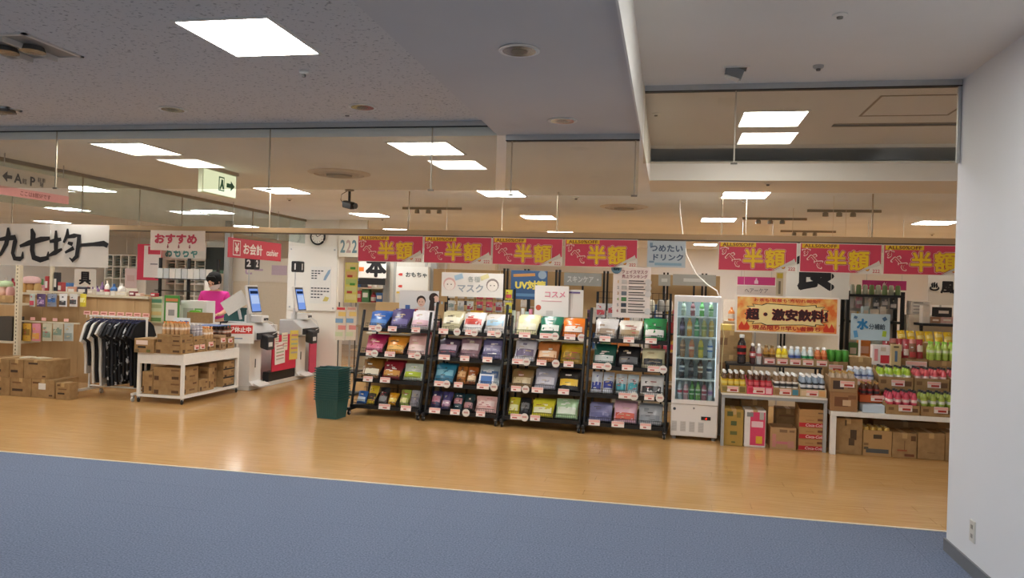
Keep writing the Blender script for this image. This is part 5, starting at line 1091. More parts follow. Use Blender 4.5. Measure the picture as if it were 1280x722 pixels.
for k in range(4): patch(o, 'printed_word', (-1)**k*.02, h_*(.86-.2*k), w_*.4, h_*.06, mat(('4f9a3a', 'b84a3a')[k % 2], .6), -.006)
MB().box(-.012, .006, 0, .012, .02, -at(440, 378, 10.2).z).build('stand', ALU, o)
for i, (x0, x1, c, hc) in enumerate(((419.5, 432, 'dcd2c0', 'd23a3a'), (433, 445, 'd9cdbc', 'c08a7a'))):
    o, w_, h_ = sheet('flyer_sheet', ('flyer sheet with red heading on the magazine stand', 'flyer sheet with brown heading on the magazine stand')[i], 'flyer', x0, 383, x1, 425, 9.8, mat(c, .6))
    patch(o, 'heading', 0, h_*.94, w_*.8, h_*.07, mat(hc, .6))
    for k in range(4): patch(o, 'printed_block', (-1)**k*.02, h_*(.78-.2*k), w_*.75, h_*.13, mat(('e0c070', '7aa0c4', 'd98a84', 'c9d0a8')[k], .6))
t = thing('magazine_stand', 'dark wire magazine stand behind the flyer sheets', 'stand', (at(432, 425, 9.82).x, 9.82, 0))
for x in (-.12, .12): MB().tube([(x, .03, 0), (x, .03, 1.25)], .008, 6).build('upright', BLK, t)
MB().box(-.14, .0, .3, .14, .3, .32).box(-.14, 0, 0, .14, .3, .02).build('tray', BLK, t)
# ================================================================== signs hung over the goods
def board(name, label, x0, y0, x1, y1, Y, col, t=.006, rz=0, hang=0): 
    o, w_, h_ = sheet(name, label, 'sign', x0, y0, x1, y1, Y, mat(col, .6, var=.02), t, rz=rz)
    if hang:
        for s in (-1, 1): MB().tube([(s*w_*.42, t/2, h_), (s*w_*.42, t/2, hang-o.location.z)], .002, 5).build('string', mat('d8d2c4', .6), o)
    return o, w_, h_
o, w_, h_ = board('recommend_sheet', 'pale sheet with red lettering and small arrows on the tan rail', 188, 288, 256, 313, 7.98, 'e2d6cc')
RL = mat('c23a52', .5); txt('おすすめ', o, -.02, h_*.58, w_*.78, h_*.5, RL, -.003, .05)
for x in (-.12, .02, .16): MB().prism([(x-.005, h_*.3), (x+.005, h_*.3), (x+.005, h_*.2), (x+.014, h_*.2), (x, h_*.1), (x-.014, h_*.2), (x-.005, h_*.2)], -.004, -.001).build('small_arrow', mat('8a3a4a', .5), o)
o, w_, h_ = board('cold_drinks_sheet', 'pale blue handwritten cold drinks sheet on the tan rail', 809, 301, 857, 334, 7.98, 'bccad2')
NV = mat('4a5c78', .6); txt('つめたい', o, 0, h_*.72, w_*.85, h_*.27, NV, -.003, .03); txt('ドリンク', o, .02, h_*.38, w_*.78, h_*.25, NV, -.003, .03); patch(o, 'blue_wash', .02, h_*.12, w_*.7, h_*.1, mat('8fb0c4', .6)); patch(o, 'blue_mark', -w_*.4, h_*.85, .03, .04, mat('7f9ab0', .6)); patch(o, 'wave_mark', -w_*.38, h_*.2, .05, .02, mat('7f9ab0', .6))
# the fiery drinks board
o, w_, h_ = board('bargain_drinks_board', 'orange flame-edged bargain drinks board with white frame', 919, 370, 1048.5, 417, 8.22, 'efe9e0', .012, hang=2.53)
FL = surf('flame_print', 'e8742a', 'f3d27a', 9, .5, .35, .6, 3); patch(o, 'orange_print', 0, h_/2, w_-.035, h_-.035, FL)
n = 26; pts = []
for k in range(n):
    a = 2*math.pi*k/n; r_ = 1.0 if k % 2 else .86; x = math.copysign(abs(math.cos(a))**.35, math.cos(a))*w_*.41*r_; z = math.copysign(abs(math.sin(a))**.5, math.sin(a))*h_*.30*r_; pts.append((x, h_*.5+z))
MB().prism(pts, -.0045, -.0035).build('burst_outline', mat('2a1a14', .5), o)
MB().prism([(x*.965, h_*.5+(z-h_*.5)*.93) for x, z in pts], -.006, -.0046).build('burst', mat('f2dd9c', .5), o)
DK = mat('3a0d12', .5)
txt('超・激安飲料!', o, 0, h_*.5, w_*.80, h_*.33, mat('d8452c', .5), -.0065, .07, 'outline'); txt('超・激安飲料!', o, 0, h_*.5, w_*.785, h_*.31, DK, -.0105, .05)
txt('お茶も!炭酸も!売切れ御免!!', o, .0, h_*.88, w_*.64, h_*.095, mat('c8402a', .5), -.004, .03)
txt('現品限り!!早い者勝ち', o, .0, h_*.145, w_*.66, h_*.13, mat('b8321f', .5), -.004, .04)
for x in (-.435, -.385, .385, .435): MB().prism([(x*w_-.025, .03), (x*w_+.025, .03), (x*w_+.03, .06), (x*w_+.012, .09), (x*w_, .115), (x*w_-.014, .085), (x*w_-.03, .06)], -.006, -.0035).build('flame_mark', mat('d8401f', .5), o); 
o, w_, h_ = board('water_sheet', 'pale blue hydration sheet above the juice cartons', 1063, 392, 1113, 425, 8.78, 'b6cdd8', .004, R(4))
txt('水', o, -w_*.2, h_*.6, None, h_*.42, mat('2f7fb4', .5), -.003, .06); txt('分補給', o, w_*.17, h_*.52, w_*.42, h_*.22, mat('4a5a68', .5), -.003, .03)
patch(o, 'blue_bottle', -w_*.37, h_*.22, w_*.1, h_*.26, mat('5a9ac8', .5), rot=.2); patch(o, 'lime_bottle', w_*.36, h_*.26, w_*.1, h_*.22, mat('a8c43a', .5), rot=-.1); patch(o, 'blue_drop', w_*.36, h_*.82, w_*.1, h_*.14, mat('4a6a8a', .5), rot=.6); patch(o, 'blue_drop', -w_*.38, h_*.85, w_*.08, h_*.1, mat('4a6a8a', .5), rot=-.4)
MB().box(-.11, .004, .901-o.location.z, -.09, .014, .02).build('stand', WP, o)
# sheets above the racks
o, w_, h_ = board('mask_banner', 'white translucent banner with grey mask lettering and two round faces', 552, 341, 629, 371, 8.75, 'e0dcd6', .003)
GY = mat('9aa2aa', .6); txt('マスク', o, -.02, h_*.36, w_*.42, h_*.34, GY, -.003, .03); txt('各種', o, .02, h_*.74, w_*.2, h_*.24, mat('b0b4ae', .6), -.003, .02)
for x, c in ((-.37, 'd9b0a8'), (.33, '8a7f7a')):
    disc(o, 'face_outline', x*w_, h_*.52, .075, mat(c, .6), -.003); disc(o, 'face_fill', x*w_, h_*.48, .062, mat('e6ded6', .6), -.005, .002)
    for s in (-1, 1): disc(o, 'face_eye', x*w_+s*.022, h_*.5, .007, mat('4a4440', .6), -.007)
patch(o, 'blue_print', -w_*.22, h_*.82, .1, .06, mat('a4c0d4', .6), rot=.3); patch(o, 'yellow_print', w_*.2, h_*.84, .1, .05, mat('d9d09a', .6), rot=.4)
for s in (-.45, .45): MB().tube([(s*w_, .002, h_-.01), (s*w_, .002, 2.53-o.location.z)], .002, 5).build('string', mat('d8d2c4', .6), o)
o, w_, h_ = board('uv_poster', 'blue sun protection poster with yellow lettering above the racks', 638.5, 338, 684, 374, 9.145, '33557f', .006)
txt('UV対策', o, .02, h_*.5, w_*.85, h_*.32, mat('d9c85a', .5), -.003, .05); patch(o, 'orange_strip', -.06, h_*.84, w_*.6, h_*.1, mat('b8854a', .6), rot=.06); disc(o, 'pale_disc', w_*.36, h_*.86, .05, mat('8a9aa8', .6)); patch(o, 'light_print', -.02, h_*.15, w_*.6, h_*.1, mat('5f86ac', .6))
MB().box(-.02, .006, -1.35, .02, .02, .1).build('stand', BLK, o)
o, w_, h_ = board('cosmetics_sheet', 'white handwritten cosmetics sheet with a red round sticker', 668, 357, 711, 395.5, 8.83, 'e6e2de', .004, R(-3))
txt('コスメ', o, .04, h_*.72, w_*.6, h_*.2, mat('d9879a', .6), -.003, .03); disc(o, 'red_sticker', -w_*.38, h_*.28, .032, mat('c9583f', .5)); patch(o, 'faint_line', 0, h_*.5, w_*.6, .012, mat('d9b0b4', .6)); patch(o, 'faint_line', -.02, h_*.12, .08, .05, mat('cfcac6', .6))
MB().box(-.01, .004, .98-o.location.z, .01, .012, .02).build('clip', ALU, o)
o, w_, h_ = board('price_sheet', 'plain white sheet behind the handwritten cosmetics sheet', 702, 362, 729, 396, 8.842, 'dcd8d2', .004)
patch(o, 'faint_line', 0, h_*.9, w_*.7, .02, mat('6a5a90', .6)); patch(o, 'faint_line', 0, h_*.6, .004, h_*.6, mat('bdb8b0', .6)); MB().box(-.01, .004, .98-o.location.z, .01, .012, .02).build('clip', ALU, o)
o, w_, h_ = board('skin_care_header', 'grey skin care header sign on the far gondola', 705, 341, 752, 357, 10.0, 'a9adaa', .02)
txt('スキンケア', o, -.03, h_*.5, w_*.7, h_*.5, mat('e2e4e2', .5), -.003, .03); disc(o, 'dot', w_*.4, h_*.5, .012, mat('e2e4e2', .5)); MB().box(-.012, .021, -1.6, .012, .04, .1).build('stand', BLK, o)
for i, (x0, x1, lb) in enumerate(((823, 838, 'small grey header sign behind the ranking sheet'), (841, 895, 'grey header sign behind the fridge'))):
    o, w_, h_ = board('grey_header', lb, x0, 343, x1, 357, 10.02, 'b4b4ac', .02); patch(o, 'print', 0, h_*.5, w_*.5, h_*.3, mat('d8d8d2', .5)); MB().box(-.012, .021, -1.6, .012, .04, .1).build('stand', BLK, o)
o, w_, h_ = board('ranking_sheet', 'pale pink face mask ranking list with six rows', 766, 334, 813, 397, 8.795, 'e3d5cd', .004)
PT = mat('9a5a66', .6); KT = mat('5a5250', .6)
txt('フェイスマスク', o, .03, h_*.91, w_*.68, h_*.075, PT, -.003, .02); txt('売上ランキング', o, .03, h_*.82, w_*.68, h_*.075, PT, -.003, .02)
for k in range(6):
    z = h_*(.71-.115*k); txt(str(k+1), o, -w_*.36, z, None, h_*.06, mat(('c9a04a', '9a9a9a', 'b07a4a', '8aa05a', '8a8a8a', 'b06a6a')[k], .6), -.003, .03)
    patch(o, 'row_picture', -w_*.2, z, w_*.14, h_*.08, mat(('c9c4be', 'b8b0a8', '6a7078', '4a7a4a', '3a3f4a', '6a6460')[k], .5)); patch(o, 'row_print', w_*.12, z+.012, w_*.4, .012, KT); patch(o, 'row_print', w_*.14, z-.014, w_*.44, .01, KT)
    if k in (0, 1, 2, 5): disc(o, 'round_note', w_*.44, z, .036, mat('cfc8c4', .5), -.006)
b_ = disc(o, 'month_badge', -w_*.42, h_*.97, .06, mat('5f7a8a', .5), -.007); txt('6月', b_, -w_*.42, h_*.97, None, .045, mat('20303c', .5), -.01, .03)
MB().box(-.01, .004, .98-o.location.z, .01, .012, .02).build('clip', ALU, o)
o, w_, h_ = board('hair_care_sign', 'magenta sign with bottle symbol over the hair care shelf', 922, 346, 969, 356, 11.0, 'c23a80', .02)
MB().prism([(-.025, h_*.15), (.025, h_*.15), (.025, h_*.5), (.01, h_*.65), (.01, h_*.85), (-.01, h_*.85), (-.01, h_*.65), (-.025, h_*.5)], -.004, -.001).build('bottle_symbol', mat('ecd0dc', .5), o)
for s in (-.4, .4): MB().tube([(s*w_, .01, h_), (s*w_, .01, 2.53-o.location.z)], .003, 5).build('rod', ALU, o)
o, w_, h_ = board('hair_care_sheet', 'pale sheet with grey hair care lettering under the magenta sign', 921, 357.5, 970, 372, 11.0, 'ddd6d2', .006)
txt('ヘアーケア', o, 0, h_*.62, w_*.6, h_*.4, mat('8a8286', .6), -.003, .02); patch(o, 'purple_line', .05, h_*.12, w_*.55, h_*.16, mat('9a80a8', .6)); MB().box(-.01, .006, -o.location.z, .01, .02, .02).build('stand', ALU, o)
o, w_, h_ = board('narrow_notice', 'narrow cream notice with yellow top beside the hair care sign', 970, 340, 979, 372, 10.8, 'd8d2bc', .006)
patch(o, 'yellow_top', 0, h_*.86, w_*.8, h_*.2, mat('dcc84a', .6)); patch(o, 'print', 0, h_*.4, w_*.3, h_*.5, mat('8a8474', .6)); MB().box(-.01, .006, -o.location.z, .01, .02, .02).build('stand', ALU, o)
o, w_, h_ = board('food_sheet', 'large white sheet with a bold black character behind the rail', 983, 303, 1062, 373, 9.4, 'd9d5cc', .004, hang=2.53)
txt('食', o, -.03, h_*.55, None, h_*.82, INK, -.003, .04)
o, w_, h_ = board('tools_sheet', 'white sheet with one bold black character above the shelf goods', 93, 336, 120, 358, 9.9, 'e2dfd6', .004)
txt('具', o, .0, h_*.48, None, h_*.75, INK, -.003, .04); MB().box(-.01, .004, -o.location.z, .01, .014, .02).build('stand', ALU, o)
o, w_, h_ = board('books_sheet', 'white sheet with a bold black character and orange edge', 448.5, 318, 483, 347, 11.5, 'efece6', .004, hang=2.53)
txt('本', o, .06, h_*.5, None, h_*.95, INK, -.003, .05); patch(o, 'orange_edge', -w_*.4, h_*.36, w_*.18, h_*.18, mat('e0782a', .6)); patch(o, 'black_foot', 0, -.06, w_*.95, .1, DARK)
o, w_, h_ = board('toy_notice', 'white toy notice with red arrows pinned on the grey frame', 495, 333, 535, 365, 11.6, 'e4e4de', .1)
txt('おもちゃ', o, .07, h_*.68, w_*.66, h_*.2, mat('3a4a4c', .6), -.003, .03)
for z in (.68, .22): MB().prism([(-w_*.44, h_*z), (-w_*.38, h_*(z+.05)), (-w_*.3, h_*(z+.05)), (-w_*.3, h_*(z-.05)), (-w_*.38, h_*(z-.05))], -.004, -.001).build('red_arrow', mat('c9483f', .6), o)
patch(o, 'yellow_foot', -.05, -.01, w_*.75, .03, mat('d8b44a', .6))
t = thing('grey_door_frame', 'grey metal framed door with glass beyond the first rack', 'door', (at(512, 350, 11.7).x, 11.7, 0)); wd = at(542, 350, 11.7).x-at(483, 350, 11.7).x
for s in (-1, 1): MB().box(s*wd/2-.05, 0, 0, s*wd/2+.05, .1, 2.1).build('jamb', mat('a3a6a5', .4, .3), t)
MB().box(-wd/2+.05, 0, 2.0, wd/2-.05, .1, 2.1).build('lintel', mat('a3a6a5', .4, .3), t)
for s in (-1, 1): MB().box(s*wd*.33-.02, .02, .0, s*wd*.33+.02, .06, 2.0).build('stile', mat('b9bab6', .4, .2), t)
MB().box(-wd/2+.05, .03, 0, wd/2-.05, .05, 2.0).build('door_panel', mat('d9d6cc', .4), t)
o, w_, h_ = board('portrait_board', 'printed advertising board showing two women above the first rack', 499, 363, 548, 398, 9.06, 'dcd9d8', .006)
SKN = mat('e0b7a2', .6); HR = mat('33241f', .7)
for (x, z, r_, b) in ((.03, .62, .052, 0), (.19, .72, .055, 1)):
    disc(o, 'printed_hair', x*1, h_*z+.012, r_*1.12, HR, -.002, .002); disc(o, 'printed_face', x+(.03 if b else .004), h_*z-(.0 if b else .012), r_*(.62 if b else .9), SKN, -.004, .002, rz=1.15)
    if not b:
        for s in (-1, 1): disc(o, 'printed_eye', x+s*.018, h_*z-.006, .005, HR, -.006)
        patch(o, 'printed_mouth', x, h_*z-.04, .024, .006, mat('c06a62', .6), -.006)
MB().prism([(.08, 0), (.3*w_+.1, 0), (.25, h_*.5), (.14, h_*.42)], -.004, -.002).build('printed_dress', mat('e2c6be', .6), o); MB().prism([(-.06, 0), (.1, 0), (.08, h_*.42), (-.02, h_*.42)], -.004, -.002).build('printed_dress', mat('e6d0c6', .6), o)
MB().prism([(.13, h_*.3), (.2, h_*.25), (.2, h_*.75), (.15, h_*.8)], -.0055, -.004).build('printed_long_hair', HR, o)
patch(o, 'blue_pack', -.14, h_*.3, .06, .12, mat('4a6aa8', .5)); patch(o, 'red_pack', -.03, h_*.2, .05, .1, mat('b8483c', .5), -.006); MB().box(-.01, .006, -.12, .01, .016, .02).build('stand', BLK, o)
# small bottles and packs standing on the racks
for i, (px, w_, h_, c, b, wd, Y) in enumerate(((637, .045, .14, 'c8d0c0', 'e4e4dc', 'pale green', 8.62), (642.6, .045, .13, 'd8c8b8', 'ece4da', 'beige', 8.62), (648.2, .043, .17, 'e4e2de', 'c9c6c0', 'tall white', 8.62), (653.8, .045, .13, 'b9dcd4', 'e9f2ee', 'mint', 8.62), (659.4, .046, .16, 'd98aa0', 'b95a78', 'pink', 8.66), (665, .046, .12, 'cfe6e2', '8cc4bc', 'aqua', 8.6))):
    p = at(px, 396, Y); pouch('small_pack', f'{wd} cosmetic pack behind the top shelf below the handwritten sheets', (p.x, 8.25+.6-math.tan(R(3))*(p.x+1.31), .983), w_, h_+.13, .022, c, b, 0, R(-3), 600+i)
RW = ('d8d4cc', 'cfc9c4', 'c4c8c2', 'c8485a', 'cc5060', 'b9b4b8', 'd2c83c')
for r_ in range(2):
    for i in range(7):
        x = -2.22-.36+i*.12; p = Matrix.Translation(RK[1][0]) @ Matrix.Rotation(RK[1][1], 4, 'Z') @ Vector((-.36+i*.118, .638, 1.37-.15*r_))
        pouch('hanging_mask_pack', f"{('silver', 'pale grey', 'pale green', 'red', 'rosy red', 'mauve', 'yellow')[i]} pack hanging in the {('upper', 'lower')[r_]} row of the wire grid", p, .085, .12, .02, RW[i], ('b84a50', '8a9a94', 'a9b0a8')[(i+r_) % 3], 0, RK[1][1], 640+i+10*r_)
pouch('yellow_toy_pack', 'yellow rounded pack lying on the top shelf below the mask banner', (-2.21, 8.895, .985), .16, .25, .05, 'e6b21f', 'd88a1a', 0, R(-3), 661)
for i in range(2):
    p = Matrix.Translation(RK[3][0]) @ Vector((-.33+.13*i, .64, 1.21)); pouch('hanging_strip_pack', ('silver strip pack with red print hanging at the fridge-side rack', 'second silver strip pack with red print beside it')[i], p, .11, .16, .02, 'c4c2c0', 'b84a50', 0, 0, 670+i)
for i in range(3):
    p = at(812+i*11, 386, 8.95); pill('puff', ('white bath puff behind the ranking sheet', 'grey bath puff behind the ranking sheet', 'cream bath puff near the fridge')[i], 'bath puff', (809, 821, 832)[i], 374, (819, 831, 841)[i], 389, 8.95, ('e6dcc6', 'a9a49c', 'e4dccb')[i], None, .1)
t = thing('wire_side_stand', 'black wire stand with small goods between rack and fridge', 'stand', (-.06, 8.98, 0)); 
for x in (-.2, .2): MB().tube([(x, 0, 0), (x, 0, 1.35)], .008, 6).build('upright', BLK, t)
for z in (.3, .7, 1.05, 1.27): MB().box(-.2, -.1, z-.01, .2, .1, z).build('tray', BLK, t)
for i, (z, c, wd) in enumerate(((1.06, 'a83a34', 'red'), (.71, '7a4a34', 'brown'), (.31, '8a6a4a', 'tan'))): MB().box(-.15, -.08, 0, .15, .08, .12).build('stand_box', mat(c, .5, var=.2), None, (-.06, 8.98, z-.0), label=f'{wd} carton on the wire stand near the fridge', cat='box')
# ================================================================== far gondolas and shop background
TAN = mat('c2a272', .6, var=.05, scale=5)
def gondola(label, px0, px1, Y, ztop, posts, shelves=(.35, .75, 1.1), pm=TAN):
    x0, x1 = at(px0, 360, Y).x, at(px1, 360, Y).x; t = thing('gondola_shelf', label, 'shelf', ((x0+x1)/2, Y, 0)); a = (x1-x0)/2
    e = [x0]+[at(p_, 360, Y).x for p_ in posts]+[x1]
    for k, (u, v) in enumerate(zip(e, e[1:])): MB().box(u-(x0+x1)/2+.003, 0, .05, v-(x0+x1)/2-.003, .03, ztop).build('back_panel', pm, t)
    for p_ in posts: x = at(p_, 360, Y).x-(x0+x1)/2; MB().box(x-.035, -.02, 0, x-.012, .05, ztop+.03).box(x+.012, -.02, 0, x+.035, .05, ztop+.03).build('post', BLK, t)
    for z in shelves: MB().box(-a, -.3, z-.02, a, -.001, z).build('shelf', mat('d6cdb8', .5), t)
    MB().box(-a, -.32, 0, a, -.001, .08).build('base', mat('cfc6b2', .5), t)
    return x0, x1
g1 = gondola('tan-backed gondola with black posts behind the racks', 541, 900, 10.45, 1.75, (632, 658, 697, 757, 832, 880))
PALC = ('c9485a', 'e0d8cc', '3f6aa0', 'd8b24a', '5a8a5a', 'c98a9a', 'e6e2da', '7a5a86', 'd98a4a', '4a4a50', 'b9cfd6', 'a83a44')
def stock(word, x0, x1, Y, z, hmin, hmax, seed, group, gap=.01, d_=.12):
    rnd = random.Random(seed); x = x0
    while x < x1-.15:
        w_ = rnd.uniform(.06, .14); h_ = rnd.uniform(hmin, hmax); c = rnd.choice(PALC)
        if rnd.random() < .5:
            o = MB().box(-w_/2, -d_/2, 0, w_/2, d_/2, h_).build('stock_box', mat(c, .5, var=.1), None, (x+w_/2, Y, z), label=f'small product carton {word}', cat='product', group='product cartons '+word, bevel=.003)
            patch(o, 'printed_panel', 0, h_*.55, w_*.7, h_*.35, mat(rnd.choice(('efe9e0', 'd8d2c8', '3a3a40', 'e0b8a8')), .5), -d_/2-.002)
        else:
            o = MB().lathe([(w_*.4, 0), (w_*.45, .01), (w_*.45, h_*.62), (w_*.3, h_*.75), (w_*.16, h_*.8), (w_*.16, h_*.98)], 10).build('stock_bottle', mat(c, .35, var=.08), None, (x+w_/2, Y, z), smooth=True, label=f'small product bottle {word}', cat='product', group='product bottles '+word)
            MB().lathe([(w_*.46, h_*.15), (w_*.46, h_*.5)], 10).build('label_band', mat(rnd.choice(('efe9e0', 'd8d2c8', 'c94a5a')), .5), o, smooth=True)
        x += w_+gap
stock('on the upper shelf of the tan gondola behind the racks', g1[0]+.05, g1[1]-.05, 10.27, 1.1, .14, .26, 11, '')
stock('on the middle shelf of the tan gondola behind the racks', g1[0]+.05, g1[1]-.05, 10.27, .75, .14, .26, 12, '')
g2 = gondola('low tan-backed gondola close behind the racks', 470, 735, 9.5, 1.28, (560, 640), (.3, .6, .9))
stock('on the low gondola close behind the racks', g2[0]+.05, g2[1]-.05, 9.33, .9, .12, .2, 21, '')
for i in range(7):                                        # cartons on the floor behind the racks
    x = -3.4+i*.43; carton(f'kraft carton on the floor behind the display racks, {("plain", "taped")[i % 2]}', (x, 9.05, .001), .41, .16, .34+.03*(i % 3), CARD2 if i % 3 else CARD, group='cartons behind the racks', tape=bool(i % 2))
# black shelving with cosmetics behind the juice
x0, x1 = at(1058, 380, 10.2).x, at(1131, 380, 10.2).x
t = thing('black_shelving', 'black steel shelving with small goods behind the juice table', 'shelf', ((x0+x1)/2, 10.2, 0)); a = (x1-x0)/2; zt = at(1095, 364, 10.2).z
for x in (-a, a-.04):
    for y in (0, .3): MB().box(x, y, 0, x+.04, y+.04, zt).build('upright', BLK, t)
shz = [zt-.04, at(1095, 401, 10.2).z, .75, .35]
for z in shz: MB().box(-a+.041, 0, z-.03, a-.041, .34, z).build('shelf', BLK, t)
MB().box(-a+.04, .34, .1, a, .36, zt).build('back_panel', mat('d9d4ca', .6), t)
stock('on the black shelving behind the juice table', x0+.05, x1-.06, 10.3, shz[1], .1, .2, 31, '')
stock('on the lower black shelving behind the juice table', x0+.05, x1-.06, 10.3, .75, .14, .26, 33, '')
for i in range(8): 
    pr_ = MB().lathe([(.03, 0), (.03, .1), (.02, .12)], 10).build('jar', mat('6f8a5a' if i % 2 else 'b9c0b0', .4), None, (x0+.08+i*.075, 10.28, zt-.04), smooth=True, label='small green and grey jar on top of the black shelving', cat='jar', group='jars on the black shelving')
for i in range(6):
    p = at(1070+i*9.5, 386, 10.15); pouch('hanging_pack', f"{('pale', 'rose', 'cream', 'dark barred', 'grey barred', 'black barred')[i]} pack hanging on the black shelving", (x0+.09+i*.1, 10.4, shz[0]-.03-.142), .08, .14, .02, ('ddd8d0', 'd9a0a8', 'e0d8c8', '6a6a6c', '8a8a8a', '4a4a4c')[i], 'e0d8d4', 0, 0, 700+i)
o, w_, h_ = board('magenta_header', 'magenta header sign with white figure over the black shelving', 1078, 350.5, 1133, 362, 10.6, 'c23a80', .02)
MB().prism([(-.02, .02), (.02, .02), (.012, h_*.5), (.03, h_*.85), (.012, h_*.6), (0, h_*.85), (-.02, h_*.6)], -.004, -.001).build('white_symbol', mat('ecd0dc', .5), o)
for s in (-.4, .4): MB().tube([(s*w_, .01, h_), (s*w_, .01, 2.53-o.location.z)], .003, 5).build('rod', ALU, o)
cx_, zb, w_, _ = span(1131, 377, 1155, 393, 10.0)
carton('tall cream cupboard carrying the white flat boxes', (x1+.27, 10.26, .001), .5, .3, zb-.003, mat('d8d0c0', .6), tape=False, name='cupboard', cat='cupboard')
for k in range(4):
    o = MB().box(-w_/2, -.1, 0, w_/2, .1, .04).build('flat_box', mat('e4e0d8', .5), None, (max(cx_, x1+.05+w_/2)+.004*(k % 2), 10.22, zb+k*.041), label=f"{('lowest', 'second', 'third', 'topmost')[k]} white flat box in the pile on the cupboard", cat='box', bevel=.002); patch(o, 'grey_label', -.03, .02, w_*.5, .012, mat('a9a6a0', .6), -.102)
for i, (x0, y0, x1, y1, c, wd) in enumerate(((1155, 382, 1164.6, 404, 'dcd6cc', 'white'), (1171, 384, 1192, 396, '2a2a2c', 'black'), (1165, 396.2, 1177.7, 404, 'a0785a', 'brown'), (1178, 396.2, 1194, 404, 'd0a9a0', 'pink flecked'))):
    cx_, _, w_, h_ = span(x0, y0, x1, y1, 9.7); zb = at((x0+x1)/2, y1, 9.7).z
    carton(f'{wd} gift box on the shelf near the hot spring sheet', (cx_, 9.75+.06, zb), w_, .12, h_, mat(c, .6, var=.25 if i == 3 else .05), tape=False, prints=((0, .5, .6, .3, 'e6dcd0'),))
x0, x1 = at(1154, 400, 9.7).x, at(1215, 400, 9.7).x
t = thing('gift_shelf', 'dark gift shelf beside the white wall end', 'shelf', ((x0+x1)/2, 9.7, 0)); a = (x1-x0)/2; zz = at(1175, 404.5, 9.7).z
MB().box(-a, 0, zz-.03, a, .35, zz-.001).build('shelf_board', BLK, t)
for x in (-a, a-.03): MB().box(x, .1, 0, x+.03, .13, zz-.03).build('upright', BLK, t)
MB().box(-a, 0, .4, a, .35, .43).build('shelf_board', BLK, t)
o, w_, h_ = board('hot_spring_sheet', 'white sheet with steam symbol and black brush character', 1160, 344, 1193, 381, 10.9, 'd8d3c8', .006)
txt('♨', o, -w_*.26, h_*.62, None, h_*.3, INK, -.003, .02); txt('風', o, w_*.24, h_*.6, None, h_*.42, INK, -.003, .05); MB().box(-.01, .006, -o.location.z, .01, .02, .02).build('stand', ALU, o)
# white cube shelves, columns and signs at the left back
def cubes(label, px0, y0, px1, y1, Y, nx, nz, seed):
    cx_, zb, w_, h_ = span(px0, y0, px1, y1, Y); t = thing('white_cube_shelf', label, 'shelf', (cx_, Y, 0)); zt = zb+h_; rnd = random.Random(seed); m = mat('eae8e0', .5)
    MB().box(-w_/2, .28, 0, w_/2, .3, zt).build('back_panel', mat('d9d8ce', .6), t)
    for k in range(nx+1): x = -w_/2+w_*k/nx; MB().box(x-.012, 0, 0, x+.012, .28, zt).build('upright', m, t)
    nn = max(1, int(zt/(h_/nz)))
    for k in range(nn+1):
        z = zt-k*h_/nz
        if z < .02: break
        MB().box(-w_/2, .004, z-.02, w_/2, .28, z).build('board', m, t)
    for k in range(nz):
        for q in range(nx):
            x = -w_/2+w_*(q+.5)/nx; z = zt-(k+1)*h_/nz
            if k < nz*.6:
                for j in range(4):
                    MB().box(-w_/nx*.38, .0, 0, w_/nx*.38, .2, .02).build('paper_tray', mat(rnd.choice(('6f7a70', 'b9bdb4', 'd8d6cc', '8a948a')), .6), None, (cx_+x, Y+.05, z+.001+j*(h_/nz-.03)/4), (R(8), 0, 0), label=label.replace('white cube shelf', 'paper tray in the white cube shelf'), cat='tray', group='paper trays '+label[-24:])
cubes('white cube shelf filled with paper behind the character sheet', 131, 318, 170, 362, 13.2, 4, 3, 1)
cubes('white cube shelf filled with paper behind the cashier', 207, 324, 256, 354, 13.0, 4, 2, 2)
o, w_, h_ = board('red_sheet', 'red sheet partly covered by a white notice on the shop back', 171.5, 305, 202, 350, 12.4, 'd8405c', .004, hang=2.53)
g = MB().box(-w_*.22, -.006, .05, w_*.48, -.002, h_*.96).build('white_overlay', mat('ece2de', .6), o); patch(g, 'red_corner', w_*.2, h_*.83, w_*.5, h_*.22, RED, -.009); patch(g, 'print', w_*.2, h_*.45, w_*.3, .02, mat('8a8088', .6), -.009)
o, w_, h_ = board('pink_sheet', 'pale pink sheet hanging beside the cube shelf', 156, 335, 171, 360, 12.5, 'e6cfcc', .004, hang=2.53); patch(o, 'print', 0, h_*.5, w_*.6, h_*.3, mat('dcbcb8', .6))
o, w_, h_ = board('toy_header', 'long white header with teal lettering behind the cashier', 203, 304, 257, 323, 12.6, 'e8e6de', .02, hang=2.53)
txt('おもちゃ', o, -.05, h_*.42, w_*.75, h_*.75, mat('5a9a94', .6), -.003, .04)
o, w_, h_ = board('purple_header', 'white header with faint purple lettering behind the tills', 291, 322, 364, 352, 12.9, 'ece6da', .03)
txt('ビー', o, -.15, h_*.5, None, h_*.42, mat('cdb6cc', .6), -.003, .04); patch(o, 'purple_blocks', w_*.3, h_*.5, w_*.26, h_*.4, mat('d3c2d2', .6)); MB().box(-w_/2, .03, -1.5, w_/2, .06, h_).build('back_panel', mat('e6dcc8', .6), o)
t = thing('steel_column', 'grey steel column beside the dark screen', 'column', (at(283, 330, 12.2).x, 12.2, 0)); MB().box(-.05, 0, 0, .05, .12, 2.53).build('shaft', mat('a9aba8', .35, .4), t, bevel=.006); MB().box(-.07, -.02, 0, .07, .14, .08).build('foot', mat('8a8c88', .4, .3), t)
o, w_, h_ = board('dark_screen', 'dark green-black screen hanging above the cashier', 257, 309, 280, 338, 12.7, '2a302c', .04, hang=2.53); patch(o, 'green_strip', 0, -.02, w_, .06, mat('5a7a64', .5)); patch(o, 'grey_top', 0, h_+.06, w_*.9, .1, mat('b8bdb4', .5))
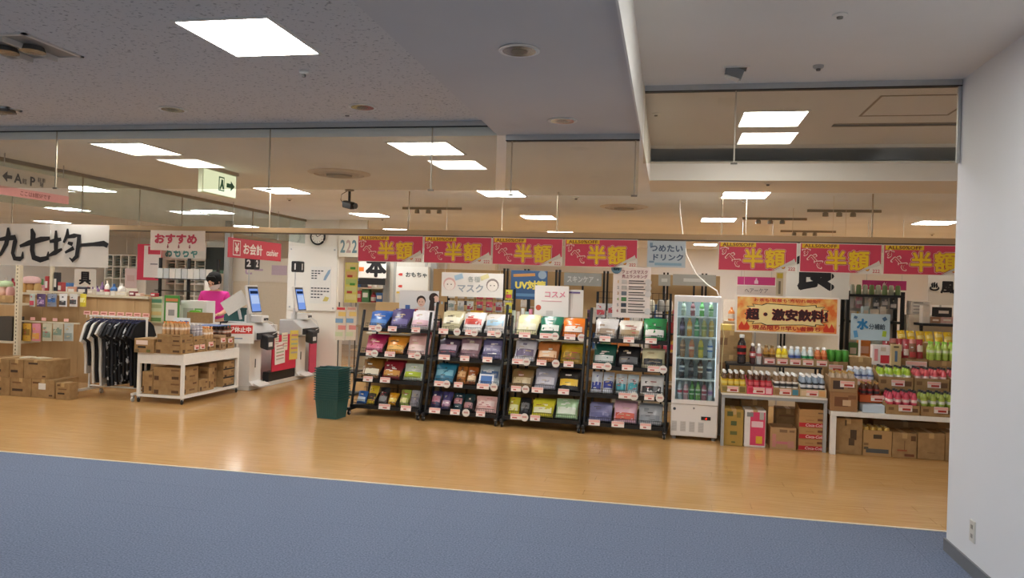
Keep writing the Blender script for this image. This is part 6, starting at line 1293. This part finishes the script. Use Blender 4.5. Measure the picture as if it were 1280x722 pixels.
t = thing('book_gondola', 'wire gondola of pale packs behind the cashier', 'shelf', (at(235, 350, 11.9).x, 11.9, 0))
for x in (-.55, 0, .55): MB().box(x-.02, 0, 0, x+.02, .04, 1.85).build('upright', BLK, t)
for z in (.5, .9, 1.3, 1.5): MB().box(-.55, -.12, z-.015, .55, .04, z).build('shelf', BLK, t)
for k in range(9): card('pale_pack', 'pale printed pack standing on the wire gondola', 'package', (t.location.x-.48+k*.115, 11.82, 1.501), .1, .17, mat(('d2d4d0', 'c4c8c8', 'dcd8d0')[k % 3], .5), 0, 0, .03, 'pale packs behind the cashier')
t = thing('white_door', 'plain white door panel in the shop back beside the aisle', 'door', (at(590, 345, 16).x, 16, 0)); MB().box(-.5, 0, 0, .5, .05, 2.1).build('leaf', mat('e4dfd2', .6), t); MB().box(-.55, -.02, 0, -.5, .06, 2.15).box(.5, -.02, 0, .55, .06, 2.15).box(-.5, -.02, 2.1, .5, .06, 2.15).build('frame', mat('cfc8b8', .5), t); MB().tube([(.4, -.01, 1.0), (.4, -.06, 1.0), (.28, -.06, 1.0)], .012, 6).build('handle', STEEL, t)
# goods around the far left shop floor
for i, (px0, px1, Y, lb) in enumerate(((-20, 90, 11.4, 'far gondola of folded goods left of the character sheet'), (90, 172, 11.2, 'far low gondola in front of the cube shelf'))):
    g3 = gondola(lb, px0, px1, Y, 1.32, ((px0+px1)/2,), (.4, .8, 1.15), mat('d9d2c2', .6)); stock('on the '+lb, g3[0]+.05, g3[1]-.05, Y-.17, 1.15, .15, .3, 50+i, ''); stock('lower on the '+lb, g3[0]+.05, g3[1]-.05, Y-.17, .8, .15, .28, 60+i, '')
g4 = gondola('far gondola behind the flyer sheets', 449, 545, 12.6, 1.6, (497,), (.4, .8, 1.2, 1.45), mat('d9cfb8', .6)); stock('on the far gondola behind the flyer sheets', g4[0]+.05, g4[1]-.05, 12.43, 1.2, .14, .22, 71, ''); stock('on top shelf of the far gondola behind the flyer sheets', g4[0]+.05, g4[1]-.05, 12.43, 1.45, .1, .18, 72, '')
g5 = gondola('far hair care gondola below the magenta sign', 905, 1050, 11.5, 1.45, (980,), (.4, .8, 1.15), mat('ddd6c8', .6)); stock('on the far hair care gondola', g5[0]+.05, g5[1]-.05, 11.33, 1.15, .14, .26, 81, '')
